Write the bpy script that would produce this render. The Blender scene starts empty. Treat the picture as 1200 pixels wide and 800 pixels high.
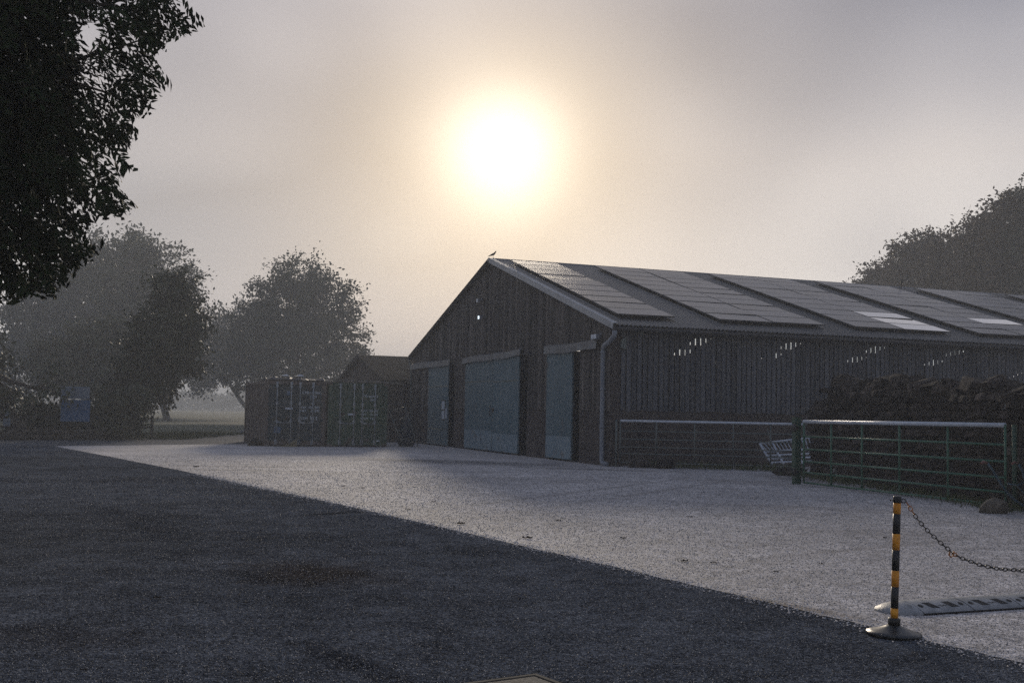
import bpy, bmesh, math, random
import numpy as np
from mathutils import Vector, Matrix
S = bpy.context.scene
COL = S.collection
R = math.radians
random.seed(7)
RNG = np.random.default_rng(7)

# ------------------------------------------------------------------ camera
FPX, PITCH, ROLL, CAMH = 1308.25, R(3.626), R(1.095), 1.51       # focal length in pixels of a 1200 px wide frame
cam_data = bpy.data.cameras.new('camera')
cam_data.sensor_width = 36.0
cam_data.lens = FPX / 1200 * 36
cam_data.clip_start = 0.05
cam_data.clip_end = 6000
cam = bpy.data.objects.new('camera', cam_data)
COL.objects.link(cam)
cam.matrix_world = (Matrix.Translation((0, 0, CAMH)) @ Matrix.Rotation(R(90) + PITCH, 4, 'X') @ Matrix.Rotation(ROLL, 4, 'Z'))
S.camera = cam
S.view_settings.view_transform = 'Standard'
S.view_settings.look = 'None'
S.view_settings.gamma = 1.0
S.view_settings.exposure = 0.0
S.render.engine = 'CYCLES'
S.cycles.use_denoising = False
S.cycles.max_bounces = 6
S.cycles.diffuse_bounces = 3
S.cycles.glossy_bounces = 3
S.cycles.transmission_bounces = 4
S.cycles.transparent_max_bounces = 8
S.cycles.volume_bounces = 1
S.cycles.sample_clamp_direct = 6.0
S.cycles.sample_clamp_indirect = 2.0
S.cycles.caustics_reflective = False
S.cycles.caustics_refractive = False

# ------------------------------------------------------------------ sky and sun: low sun behind thin fog cloud
SUN_EL, SUN_AZ = R(13.25), R(-0.63)                               # azimuth from +Y towards +X
SUNV = Vector((math.sin(SUN_AZ) * math.cos(SUN_EL), math.cos(SUN_AZ) * math.cos(SUN_EL), math.sin(SUN_EL)))
W = bpy.data.worlds.new('World')
S.world = W
W.use_nodes = True
wt = W.node_tree
wt.nodes.clear()
def wn(t, **k):
    n = wt.nodes.new(t)
    for a, b in k.items(): setattr(n, a, b)
    return n
def wl(a, b): wt.links.new(a, b)
def wmath(op, a, b=None):
    n = wn('ShaderNodeMath', operation=op)
    for i, v in enumerate((a, b)):
        if v is None: continue
        if isinstance(v, (int, float)): n.inputs[i].default_value = v
        else: wl(v, n.inputs[i])
    return n.outputs[0]
tc = wn('ShaderNodeTexCoord')
nrm = wn('ShaderNodeVectorMath', operation='NORMALIZE'); wl(tc.outputs['Generated'], nrm.inputs[0])
dot = wn('ShaderNodeVectorMath', operation='DOT_PRODUCT'); wl(nrm.outputs[0], dot.inputs[0]); dot.inputs[1].default_value = SUNV
theta = wmath('ARCCOSINE', wmath('MINIMUM', dot.outputs['Value'], 0.999999))
sep = wn('ShaderNodeSeparateXYZ'); wl(nrm.outputs[0], sep.inputs[0])
nz1 = wn('ShaderNodeTexNoise'); nz1.inputs['Scale'].default_value = 2.6; nz1.inputs['Detail'].default_value = 2.0; nz1.inputs['Roughness'].default_value = 0.45
mp = wn('ShaderNodeMapping'); mp.inputs['Scale'].default_value = (1.0, 1.0, 1.35); mp.inputs['Location'].default_value = (2.4, -3.13, 2.74)
wl(nrm.outputs[0], mp.inputs[0]); wl(mp.outputs[0], nz1.inputs['Vector'])
cloud = wn('ShaderNodeMapRange'); wl(nz1.outputs['Fac'], cloud.inputs[0])
for i, v in ((1, 0.3), (2, 0.7), (3, 0.55), (4, 1.35)): cloud.inputs[i].default_value = v
ramp = wn('ShaderNodeValToRGB'); wl(sep.outputs['Z'], ramp.inputs[0])
cr = ramp.color_ramp
cr.elements[0].position = 0.0; cr.elements[0].color = (1.22, 1.18, 1.13, 1)
cr.elements[1].position = 0.9; cr.elements[1].color = (0.33, 0.37, 0.46, 1)
e = cr.elements.new(0.06); e.color = (1.12, 1.08, 1.04, 1)
e = cr.elements.new(0.13); e.color = (0.80, 0.775, 0.75, 1)
e = cr.elements.new(0.22); e.color = (0.57, 0.545, 0.54, 1)
e = cr.elements.new(0.34); e.color = (0.37, 0.37, 0.41, 1)
def glow(width, power, amp):
    q = wmath('POWER', wmath('DIVIDE', theta, R(width)), power)
    return wmath('MULTIPLY', wmath('POWER', 2.71828, wmath('MULTIPLY', q, -1.0)), amp)
def scaled(col_or_sock, fac):
    n = wn('ShaderNodeVectorMath', operation='SCALE')
    if isinstance(col_or_sock, tuple): n.inputs[0].default_value = col_or_sock
    else: wl(col_or_sock, n.inputs[0])
    if isinstance(fac, (int, float)): n.inputs['Scale'].default_value = fac
    else: wl(fac, n.inputs['Scale'])
    return n.outputs[0]
def vadd(a, b):
    n = wn('ShaderNodeVectorMath', operation='ADD'); wl(a, n.inputs[0]); wl(b, n.inputs[1]); return n.outputs[0]
away = wn('ShaderNodeMapRange'); wl(theta, away.inputs[0])
for i, v in ((1, R(20)), (2, R(95)), (3, 0.0), (4, 1.0)): away.inputs[i].default_value = v
tint = wn('ShaderNodeMix', data_type='RGBA'); wl(away.outputs[0], tint.inputs[0]); tint.inputs[6].default_value = (1, 1, 1, 1); tint.inputs[7].default_value = (0.56, 0.63, 0.76, 1)
ct = wn('ShaderNodeMix', data_type='RGBA'); wl(nz1.outputs['Fac'], ct.inputs[0]); ct.inputs[6].default_value = (0.80, 0.90, 1.16, 1); ct.inputs[7].default_value = (1.16, 1.06, 0.88, 1)
ctm = wn('ShaderNodeVectorMath', operation='MULTIPLY'); wl(ramp.outputs[0], ctm.inputs[0]); wl(ct.outputs[2], ctm.inputs[1])
base = wn('ShaderNodeVectorMath', operation='MULTIPLY'); wl(scaled(scaled(ctm.outputs[0], cloud.outputs[0]), 9.6), base.inputs[0]); wl(tint.outputs[2], base.inputs[1]); base = base.outputs[0]
g1 = scaled((1.0, 0.93, 0.80), glow(2.6, 1.8, 9.0))
g2 = scaled((1.0, 0.74, 0.36), glow(5.8, 1.6, 5.0))
sky = wn('ShaderNodeTexSky', sky_type='NISHITA')
sky.sun_disc = False
sky.sun_elevation = SUN_EL
sky.sun_rotation = SUN_AZ
sky.air_density = 1.0; sky.dust_density = 4.0; sky.ozone_density = 1.0; sky.altitude = 100
fogged = scaled(sky.outputs[0], 0.06)                              # the little of the clear sky that comes through the fog
tot = vadd(vadd(base, fogged), vadd(g1, g2))
bg = wn('ShaderNodeBackground'); bg.inputs['Strength'].default_value = 0.1
wl(tot, bg.inputs['Color'])
wo = wn('ShaderNodeOutputWorld'); wl(bg.outputs[0], wo.inputs['Surface'])

sun_data = bpy.data.lights.new('sun', 'SUN')
sun_data.energy = 2.8
sun_data.angle = R(10)
sun_data.color = (1.0, 0.86, 0.68)
sun = bpy.data.objects.new('sun', sun_data)
COL.objects.link(sun)
sun.rotation_euler = (-SUNV).to_track_quat('-Z', 'Y').to_euler()

# ------------------------------------------------------------------ helpers
def at(px, py, Y):
    """world point at depth Y seen at pixel (px, py) of the 1200x800 photograph"""
    X, Yp = px - 600, py - 400
    c, s = math.cos(ROLL), math.sin(ROLL)
    r, v, d = X * c + Yp * s, -(-X * s + Yp * c), FPX
    D = Vector((r, d * math.cos(PITCH) - v * math.sin(PITCH), d * math.sin(PITCH) + v * math.cos(PITCH)))
    return Vector((0, 0, CAMH)) + D * (Y / D.y)
def gnd(px, py, z=0.0):
    p = at(px, py, 10.0) - Vector((0, 0, CAMH))
    return Vector((0, 0, CAMH)) + p * ((z - CAMH) / p.z)

def tag(o, label=None, cat=None, group=None, kind=None):
    if label: o['label'] = label
    if cat: o['category'] = cat
    if group: o['group'] = group
    if kind: o['kind'] = kind
    return o
def empty(name, loc, rotz=0, label=None, cat=None, group=None):
    o = bpy.data.objects.new(name, None); COL.objects.link(o)
    o.location = loc; o.rotation_euler = (0, 0, rotz); o.empty_display_size = 0.3
    return tag(o, label, cat, group)
def link(name, me, parent=None, loc=None, rot=None, scale=None):
    o = bpy.data.objects.new(name, me); COL.objects.link(o)
    if parent: o.parent = parent
    if loc is not None: o.location = loc
    if rot is not None: o.rotation_euler = rot
    if scale is not None: o.scale = scale
    return o

class MB:
    """collects simple solids into one mesh"""
    def __init__(s): s.v = []; s.f = []; s.m = []; s.sm = []
    def add(s, vs, fs, mi=0, smooth=False):
        b = len(s.v); s.v += [tuple(p) for p in vs]
        for f in fs: s.f.append([i + b for i in f]); s.m.append(mi); s.sm.append(smooth)
    def box(s, x0, x1, y0, y1, z0, z1, mi=0):
        v = [(x, y, z) for z in (z0, z1) for y in (y0, y1) for x in (x0, x1)]
        s.add(v, [(0, 2, 3, 1), (4, 5, 7, 6), (0, 1, 5, 4), (2, 6, 7, 3), (0, 4, 6, 2), (1, 3, 7, 5)], mi)
    def bar(s, a, b, w, h, mi=0, up=(0, 0, 1)):
        a, b = Vector(a), Vector(b); d = (b - a).normalized(); u = Vector(up)
        if abs(d.dot(u)) > .95: u = Vector((0, 1, 0))
        x = d.cross(u).normalized() * w / 2; y = x.cross(d).normalized() * h / 2
        v = [p + i * x + j * y for p in (a, b) for i, j in ((-1, -1), (1, -1), (1, 1), (-1, 1))]
        s.add(v, [(3, 2, 1, 0), (4, 5, 6, 7), (0, 1, 5, 4), (1, 2, 6, 5), (2, 3, 7, 6), (3, 0, 4, 7)], mi)
    def tube(s, pts, rad, n=8, mi=0, caps=True):
        pts = [Vector(p) for p in pts]
        rads = rad if isinstance(rad, (list, tuple)) else [rad] * len(pts)
        vs = []; fs = []; prev = None
        for i, p in enumerate(pts):
            d = (pts[min(i + 1, len(pts) - 1)] - pts[max(i - 1, 0)]).normalized()
            if prev is None:
                u = Vector((0, 0, 1)) if abs(d.z) < .9 else Vector((1, 0, 0))
                x = d.cross(u).normalized()
            else: x = (prev - d * prev.dot(d)).normalized()
            prev = x; y = d.cross(x)
            for k in range(n):
                a = 2 * math.pi * k / n; vs.append(p + (x * math.cos(a) + y * math.sin(a)) * rads[i])
        for i in range(len(pts) - 1):
            for k in range(n):
                k2 = (k + 1) % n
                fs.append((i * n + k, i * n + k2, (i + 1) * n + k2, (i + 1) * n + k))
        if caps: fs += [tuple(range(n - 1, -1, -1)), tuple(range((len(pts) - 1) * n, len(pts) * n))]
        s.add(vs, fs, mi, True)
    def lathe(s, prof, n=24, c=(0, 0, 0), mi=0):
        vs = []; fs = []; c = Vector(c)
        for r, z in prof:
            for k in range(n):
                a = 2 * math.pi * k / n; vs.append(c + Vector((r * math.cos(a), r * math.sin(a), z)))
        for i in range(len(prof) - 1):
            for k in range(n):
                k2 = (k + 1) % n; fs.append((i * n + k, i * n + k2, (i + 1) * n + k2, (i + 1) * n + k))
        fs += [tuple(range(n - 1, -1, -1)), tuple(range((len(prof) - 1) * n, len(prof) * n))]
        s.add(vs, fs, mi, True)
    def mesh(s, name, mats):
        me = bpy.data.meshes.new(name)
        me.from_pydata(s.v, [], s.f)
        for m in (mats if isinstance(mats, (list, tuple)) else [mats]): me.materials.append(m)
        me.polygons.foreach_set('material_index', s.m)
        me.polygons.foreach_set('use_smooth', s.sm)
        me.update()
        return me
    def build(s, name, mats, parent=None, **k):
        return link(name, s.mesh(name, mats), parent, **k)

# ------------------------------------------------------------------ materials
def new_mat(name):
    m = bpy.data.materials.new(name); m.use_nodes = True
    return m, m.node_tree, m.node_tree.nodes['Principled BSDF']
def surf(name, c1, c2=None, rough=0.8, spec=0.3, scale=6.0, stretch=(1, 1, 1), fine=60.0, fine_amt=0.25, bump=0.0, bump_scale=None, metal=0.0, rand=0.0, detail=6.0, lo=0.35, hi=0.65, spots=None, coord='Object'):
    """base colour wandering between c1 and c2, fine grain, optional bump, per-object variation and pale or dark spots"""
    m, t, p = new_mat(name); N = t.nodes; L = t.links
    c2 = c2 or tuple(x * .7 for x in c1)
    tcn = N.new('ShaderNodeTexCoord'); mpn = N.new('ShaderNodeMapping'); mpn.inputs['Scale'].default_value = stretch
    oi = N.new('ShaderNodeObjectInfo')
    L.new(tcn.outputs[coord], mpn.inputs[0])
    vec = mpn.outputs[0]
    if rand > 0:
        ad = N.new('ShaderNodeVectorMath'); ad.operation = 'ADD'; sc = N.new('ShaderNodeVectorMath'); sc.operation = 'SCALE'
        cmb = N.new('ShaderNodeCombineXYZ'); L.new(oi.outputs['Random'], cmb.inputs[0]); L.new(oi.outputs['Random'], cmb.inputs[2]); L.new(cmb.outputs[0], sc.inputs[0]); sc.inputs['Scale'].default_value = 57.0
        L.new(vec, ad.inputs[0]); L.new(sc.outputs[0], ad.inputs[1]); vec = ad.outputs[0]
    n1 = N.new('ShaderNodeTexNoise'); n1.inputs['Scale'].default_value = scale; n1.inputs['Detail'].default_value = detail
    L.new(vec, n1.inputs['Vector'])
    mr = N.new('ShaderNodeMapRange'); mr.inputs[1].default_value = lo; mr.inputs[2].default_value = hi; L.new(n1.outputs['Fac'], mr.inputs[0])
    mx = N.new('ShaderNodeMix'); mx.data_type = 'RGBA'; L.new(mr.outputs[0], mx.inputs[0]); mx.inputs[6].default_value = (*c1, 1); mx.inputs[7].default_value = (*c2, 1)
    col = mx.outputs[2]
    n2 = N.new('ShaderNodeTexNoise'); n2.inputs['Scale'].default_value = fine; n2.inputs['Detail'].default_value = 3.0; L.new(vec, n2.inputs['Vector'])
    mr2 = N.new('ShaderNodeMapRange'); mr2.inputs[1].default_value = .3; mr2.inputs[2].default_value = .7; mr2.inputs[3].default_value = 1 - fine_amt; mr2.inputs[4].default_value = 1 + fine_amt
    L.new(n2.outputs['Fac'], mr2.inputs[0])
    fac = mr2.outputs[0]
    if rand > 0:
        mr3 = N.new('ShaderNodeMapRange'); mr3.inputs[3].default_value = 1 - rand; mr3.inputs[4].default_value = 1 + rand; L.new(oi.outputs['Random'], mr3.inputs[0])
        mm = N.new('ShaderNodeMath'); mm.operation = 'MULTIPLY'; L.new(fac, mm.inputs[0]); L.new(mr3.outputs[0], mm.inputs[1]); fac = mm.outputs[0]
    scn = N.new('ShaderNodeVectorMath'); scn.operation = 'SCALE'; L.new(col, scn.inputs[0]); L.new(fac, scn.inputs['Scale'])
    col = scn.outputs[0]
    if spots:
        sc_, thr, sc_col = spots
        n3 = N.new('ShaderNodeTexNoise'); n3.inputs['Scale'].default_value = sc_; n3.inputs['Detail'].default_value = 4.0; L.new(vec, n3.inputs['Vector'])
        mr4 = N.new('ShaderNodeMapRange'); mr4.inputs[1].default_value = thr; mr4.inputs[2].default_value = thr + .04; L.new(n3.outputs['Fac'], mr4.inputs[0])
        mx2 = N.new('ShaderNodeMix'); mx2.data_type = 'RGBA'; L.new(mr4.outputs[0], mx2.inputs[0]); L.new(col, mx2.inputs[6]); mx2.inputs[7].default_value = (*sc_col, 1)
        col = mx2.outputs[2]
    L.new(col, p.inputs['Base Color'])
    p.inputs['Roughness'].default_value = rough; p.inputs['Specular IOR Level'].default_value = spec; p.inputs['Metallic'].default_value = metal
    if bump:
        b = N.new('ShaderNodeBump'); b.inputs['Strength'].default_value = bump; b.inputs['Distance'].default_value = 0.02
        if bump_scale:
            n4 = N.new('ShaderNodeTexNoise'); n4.inputs['Scale'].default_value = bump_scale; n4.inputs['Detail'].default_value = 5.0; L.new(vec, n4.inputs['Vector']); L.new(n4.outputs['Fac'], b.inputs['Height'])
        else: L.new(n2.outputs['Fac'], b.inputs['Height'])
        L.new(b.outputs[0], p.inputs['Normal'])
    return m

def aggregate(name, dark, light, chip, wander=0.18, stains=(), rough=0.85, spec=0.25, contrast=1.0, grain=.45):
    """stone-chip surface: voronoi chips of mixed tone, broad wear, local stains (x, y, rx, ry, rot, colour, amount)"""
    m, t, p = new_mat(name); N = t.nodes; L = t.links
    tcn = N.new('ShaderNodeTexCoord'); vec = tcn.outputs['Object']
    vo = N.new('ShaderNodeTexVoronoi'); vo.inputs['Scale'].default_value = chip; L.new(vec, vo.inputs['Vector'])
    sp = N.new('ShaderNodeSeparateColor'); L.new(vo.outputs['Color'], sp.inputs[0])
    nf = N.new('ShaderNodeTexNoise'); nf.inputs['Scale'].default_value = chip * .42; nf.inputs['Detail'].default_value = 4; nf.inputs['Roughness'].default_value = .7; L.new(vec, nf.inputs['Vector'])
    mr0 = N.new('ShaderNodeMapRange'); mr0.inputs[1].default_value = .3; mr0.inputs[2].default_value = .7; L.new(nf.outputs['Fac'], mr0.inputs[0])
    mixf = N.new('ShaderNodeMath'); mixf.operation = 'MULTIPLY'; L.new(sp.outputs[0], mixf.inputs[0]); L.new(mr0.outputs[0], mixf.inputs[1])
    pw = N.new('ShaderNodeMath'); pw.operation = 'POWER'; L.new(mixf.outputs[0], pw.inputs[0]); pw.inputs[1].default_value = contrast
    mx = N.new('ShaderNodeMix'); mx.data_type = 'RGBA'; L.new(pw.outputs[0], mx.inputs[0]); mx.inputs[6].default_value = (*dark, 1); mx.inputs[7].default_value = (*light, 1)
    col = mx.outputs[2]
    # broad wear in two sizes
    for sc_, amt, st in ((0.35, wander, (1, 1, 1)), (1.6, wander * .8, (1, 1, 1)), (4.0, grain, (1, 1, 1))):
        mpn = N.new('ShaderNodeMapping'); mpn.inputs['Scale'].default_value = st; L.new(vec, mpn.inputs[0])
        nn = N.new('ShaderNodeTexNoise'); nn.inputs['Scale'].default_value = sc_; nn.inputs['Detail'].default_value = 5 if sc_ < 3 else 10; nn.inputs['Roughness'].default_value = .5 if sc_ < 3 else .88; L.new(mpn.outputs[0], nn.inputs['Vector'])
        mr = N.new('ShaderNodeMapRange'); mr.inputs[1].default_value = .3 if sc_ < 3 else .38; mr.inputs[2].default_value = .7 if sc_ < 3 else .62; mr.inputs[3].default_value = 1 - amt; mr.inputs[4].default_value = 1 + amt; L.new(nn.outputs['Fac'], mr.inputs[0])
        s_ = N.new('ShaderNodeVectorMath'); s_.operation = 'SCALE'; L.new(col, s_.inputs[0]); L.new(mr.outputs[0], s_.inputs['Scale']); col = s_.outputs[0]
    wob = N.new('ShaderNodeTexNoise'); wob.inputs['Scale'].default_value = 1.3; wob.inputs['Detail'].default_value = 5; wob.inputs['Roughness'].default_value = .65; L.new(vec, wob.inputs['Vector'])
    for (x, y, rx, ry, rot, c, amt) in stains:
        mpn = N.new('ShaderNodeMapping'); mpn.vector_type = 'TEXTURE'
        mpn.inputs['Location'].default_value = (x, y, 0); mpn.inputs['Rotation'].default_value = (0, 0, rot); mpn.inputs['Scale'].default_value = (rx, ry, 1)
        L.new(vec, mpn.inputs[0])
        ln = N.new('ShaderNodeVectorMath'); ln.operation = 'LENGTH'; L.new(mpn.outputs[0], ln.inputs[0])
        ad = N.new('ShaderNodeMath'); ad.operation = 'MULTIPLY_ADD'; L.new(wob.outputs['Fac'], ad.inputs[0]); ad.inputs[1].default_value = 1.6; L.new(ln.outputs['Value'], ad.inputs[2])
        mr = N.new('ShaderNodeMapRange'); mr.inputs[1].default_value = 1.15; mr.inputs[2].default_value = 1.95; mr.inputs[3].default_value = amt; mr.inputs[4].default_value = 0.0; L.new(ad.outputs[0], mr.inputs[0])
        mx2 = N.new('ShaderNodeMix'); mx2.data_type = 'RGBA'; mx2.blend_type = 'MULTIPLY'; L.new(mr.outputs[0], mx2.inputs[0]); L.new(col, mx2.inputs[6]); mx2.inputs[7].default_value = (*c, 1)
        col = mx2.outputs[2]
    L.new(col, p.inputs['Base Color'])
    p.inputs['Roughness'].default_value = rough; p.inputs['Specular IOR Level'].default_value = spec
    b = N.new('ShaderNodeBump'); b.inputs['Strength'].default_value = .5; b.inputs['Distance'].default_value = .008; L.new(vo.outputs['Distance'], b.inputs['Height']); L.new(b.outputs[0], p.inputs['Normal'])
    return m

M = {}
M['yard'] = aggregate('pale_stone_chip', (0.17, 0.161, 0.157), (0.92, 0.865, 0.85), 55, 0.19, contrast=0.8, grain=.5, rough=.75, stains=[
    (-1.5, 33.4, 4.2, 1.5, R(-22), (.30, .31, .33), .95), (2.2, 30.6, 2.6, .5, R(-12), (.3, .29, .28), .8), (7.3, 27.6, 1.0, 2.6, R(12), (.42, .4, .38), .8),
    (5.2, 26.0, 2.2, 1.0, R(-40), (.66, .64, .63), .7), (2.25, 9.15, 1.0, .11, R(-55), (.35, .28, .22), .9), (-6.8, 28.6, 2.6, .20, R(3), (.3, .3, .3), 1), (-6.4, 26.9, 2.8, .18, R(4), (.32, .32, .32), 1), (4.8, 19, 2.4, .5, R(-20), (.72, .70, .69), .7), (1.5, 22, 7.5, .16, R(62), (.55, .54, .53), .6), (3.0, 22.4, 7.5, .16, R(62), (.55, .54, .53), .6), (-3.5, 27, 8, .2, R(24), (.6, .59, .58), .6), (4.6, 13.5, 3.2, .13, R(38), (.6, .58, .57), .6), (5.0, 15.0, 1.1, .8, R(10), (.7, .68, .66), .6), (0.5, 25.5, 3.0, 1.2, R(-10), (.78, .77, .76), .7)])
M['asphalt'] = aggregate('dark_tarmac', (0.026, 0.029, 0.035), (0.225, 0.245, 0.278), 70, 0.34, contrast=1.1, grain=.5, rough=1.0, spec=.0, stains=[
    (-1.75, 10.4, 1.0, .75, R(-30), (.55, .42, .33), .9), (-1.0, 6.9, .9, .16, R(-52), (.3, .3, .32), .85), (-3.0, 7.4, .8, .5, 0, (.5, .45, .42), .7),
    (-2.6, 16.3, .8, .14, R(45), (.25, .25, .25), .9), (-9, 22, 4, .8, R(20), (.6, .6, .62), .7), (-5, 15, 3, .4, R(-60), (.6, .6, .62), .7)])
M['road'] = aggregate('worn_tarmac', (0.03, 0.034, 0.042), (0.17, 0.19, 0.22), 60, 0.2, spec=.05)
M['grass_ground'] = surf('rough_grass', (0.048, 0.058, 0.034), (0.07, 0.076, 0.048), rough=.95, spec=.1, scale=.6, fine=9, fine_amt=.5, bump=.6, bump_scale=14)
M['blade'] = surf('grass_blade', (0.05, 0.075, 0.022), (0.09, 0.095, 0.04), rough=.8, spec=.2, scale=1.2, fine=8)
M['gable_board'] = surf('weathered_gable_boarding', (0.034, 0.029, 0.026), (0.095, 0.083, 0.074), rough=.85, spec=.25, scale=3, stretch=(6, 6, .35), fine=26, fine_amt=.45, rand=.6, bump=.4)
M['side_board'] = surf('weathered_side_boarding', (0.050, 0.052, 0.058), (0.098, 0.102, 0.112), rough=.8, spec=.3, scale=3, stretch=(6, 6, .4), fine=26, fine_amt=.35, rand=.3, bump=.4)
M['render_base'] = surf('brown_rendered_base', (0.046, 0.037, 0.034), (0.075, 0.061, 0.055), rough=.9, spec=.2, scale=1.6, fine=30, fine_amt=.35, bump=.7, bump_scale=40)
M['door'] = surf('blue_grey_door_sheet', (0.056, 0.108, 0.132), (0.090, 0.144, 0.168), rough=.6, spec=.35, scale=1.2, stretch=(1, 1, .5), fine=18, fine_amt=.16, rand=.1, spots=(2.2, .66, (.09, .10, .10)))
M['kick'] = surf('pale_blue_kick_plate', (0.14, 0.20, 0.235), (0.18, 0.245, 0.28), rough=.5, spec=.4, scale=2, fine=18, fine_amt=.15, spots=(3, .62, (.14, .16, .17)))
M['flashing'] = surf('dull_metal_flashing', (0.15, 0.16, 0.165), (0.09, 0.09, 0.09), rough=.6, spec=.4, scale=2.2, fine=20, fine_amt=.3)
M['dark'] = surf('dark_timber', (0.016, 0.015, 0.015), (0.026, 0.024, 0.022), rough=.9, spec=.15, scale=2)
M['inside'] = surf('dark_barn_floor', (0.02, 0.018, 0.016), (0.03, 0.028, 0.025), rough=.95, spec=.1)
M['sheet'] = surf('grey_fibre_cement_sheet', (0.055, 0.056, 0.058), (0.034, 0.035, 0.037), rough=.2, spec=.35, scale=1.2, stretch=(1, .2, 1), fine=14, fine_amt=.3)
M['roof_dark'] = surf('dark_roof_sheet', (0.009, 0.009, 0.0085), (0.015, 0.014, 0.0135), rough=.95, spec=.05, scale=1.5, fine=20)
M['panel_rim'] = surf('dark_panel_rim', (0.03, 0.03, 0.034), (0.04, 0.04, 0.045), rough=.5, spec=.4)
M['cells'] = surf('dusty_solar_cells', (0.024, 0.028, 0.042), (0.058, 0.062, 0.080), rough=.27, spec=.45, scale=1.4, fine=9, fine_amt=.3, rand=.25, spots=(5.5, .70, (.34, .34, .36)))
M['cells_clean'] = surf('mirror_bright_solar_glass', (0.82, 0.84, 0.88), (0.78, 0.80, 0.84), rough=.05, spec=1.0, scale=1.0, fine=9, fine_amt=.1, metal=1.0); M['cells_clean'].node_tree.nodes['Principled BSDF'].inputs['IOR'].default_value = 2.6
M['gutter'] = surf('dark_gutter', (0.035, 0.036, 0.04), (0.05, 0.05, 0.054), rough=.6, spec=.4)
M['pipe'] = surf('grey_blue_downpipe', (0.16, 0.18, 0.21), (0.20, 0.22, 0.25), rough=.45, spec=.45, scale=2, fine=20, fine_amt=.12)
M['galv'] = surf('galvanised_tube', (0.46, 0.50, 0.55), (0.58, 0.62, 0.67), rough=.4, spec=.5, scale=3, fine=30, fine_amt=.15)
M['galv_dull'] = surf('dull_galvanised_tube', (0.095, 0.115, 0.108), (0.13, 0.15, 0.14), rough=.5, spec=.4, scale=4, fine=30, fine_amt=.2, metal=.3)
M['gate_green'] = surf('green_gate_paint', (0.020, 0.095, 0.054), (0.034, 0.135, 0.078), rough=.38, spec=.5, scale=4, fine=40, fine_amt=.2)
M['post_green'] = surf('dark_green_post_paint', (0.014, 0.05, 0.028), (0.02, 0.065, 0.038), rough=.5, spec=.4, scale=4, fine=40, fine_amt=.2)
M['stone'] = surf('dark_field_stone', (0.010, 0.0082, 0.0075), (0.070, 0.056, 0.048), rough=.92, spec=.2, scale=5, fine=34, fine_amt=.5, rand=.75, bump=.9, bump_scale=22, spots=(2.6, .70, (.30, .31, .29)))
M['low_stone'] = surf('mossy_low_stone', (0.05, 0.044, 0.036), (0.10, 0.088, 0.072), rough=.9, spec=.2, scale=4, fine=24, fine_amt=.4)
M['stone_core'] = surf('wall_core_rubble', (0.012, 0.010, 0.009), (0.02, 0.017, 0.015), rough=.95, spec=.1)
M['rock'] = surf('grey_brown_rock', (0.09, 0.078, 0.062), (0.16, 0.14, 0.115), rough=.85, spec=.25, scale=6, fine=40, fine_amt=.3, bump=.8, bump_scale=20)
M['cont_teal'] = surf('dark_teal_container_paint', (0.020, 0.036, 0.042), (0.034, 0.05, 0.056), rough=.6, spec=.35, scale=1.5, fine=14, fine_amt=.25, spots=(2.4, .63, (.06, .045, .035)))
M['cont_green'] = surf('dark_green_container_paint', (0.031, 0.074, 0.037), (0.030, 0.062, 0.046), rough=.6, spec=.35, scale=1.2, fine=14, fine_amt=.25, spots=(2.0, .62, (.055, .045, .035)))
M['cont_brown'] = surf('brown_container_paint', (0.085, 0.068, 0.060), (0.14, 0.115, 0.10), rough=.75, spec=.25, scale=2.2, stretch=(2, 2, .5), fine=16, fine_amt=.35, spots=(3.0, .6, (.05, .04, .036)))
M['rod'] = surf('worn_steel_rod', (0.36, 0.40, 0.42), (0.22, 0.23, 0.23), rough=.5, spec=.4, fine=30)
M['white_mark'] = surf('faded_white_lettering', (0.78, 0.84, 0.88), (0.58, 0.63, 0.66), rough=.7, spec=.2, scale=4)
M['white_plate'] = surf('white_plate', (0.55, 0.60, 0.66), (0.45, 0.5, 0.56), rough=.6, spec=.3)
M['blue_plate'] = surf('faded_blue_plate', (0.10, 0.16, 0.24), (0.07, 0.11, 0.17), rough=.6, spec=.3)
M['tarp'] = surf('dark_torn_sheeting', (0.022, 0.022, 0.024), (0.04, 0.038, 0.038), rough=.6, spec=.4)
M['dull_cover'] = surf('dull_blue_cover', (0.03, 0.042, 0.055), (0.02, 0.028, 0.036), rough=.7, spec=.25)
M['tarp_pale'] = surf('pale_sheeting', (0.6, 0.62, 0.64), (0.5, 0.52, 0.55), rough=.5, spec=.4)
M['timber_pale'] = surf('weathered_pale_timber', (0.20, 0.19, 0.165), (0.13, 0.12, 0.105), rough=.85, spec=.2, scale=3, stretch=(.3, 4, 4))
M['ochre'] = surf('muddy_ochre', (0.20, 0.16, 0.085), (0.12, 0.10, 0.06), rough=.85, spec=.2)
M['fence'] = surf('dark_fence_timber', (0.036, 0.033, 0.028), (0.06, 0.055, 0.048), rough=.9, spec=.2, scale=3, fine=24)
M['sign_blue'] = surf('blue_sign_board', (0.026, 0.092, 0.20), (0.03, 0.104, 0.225), rough=.45, spec=.4, scale=2, fine=14, fine_amt=.12)
M['sign_grey'] = surf('grey_blue_sign_board', (0.14, 0.18, 0.225), (0.17, 0.21, 0.26), rough=.5, spec=.4, scale=2, fine=14, fine_amt=.12)
M['black_plastic'] = surf('black_plastic', (0.012, 0.012, 0.013), (0.018, 0.018, 0.02), rough=.45, spec=.45, fine=50, fine_amt=.2)
M['base_rubber'] = surf('dusty_black_rubber_base', (0.014, 0.016, 0.018), (0.032, 0.036, 0.040), rough=.38, spec=.5, scale=9, fine=50, fine_amt=.25)
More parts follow.
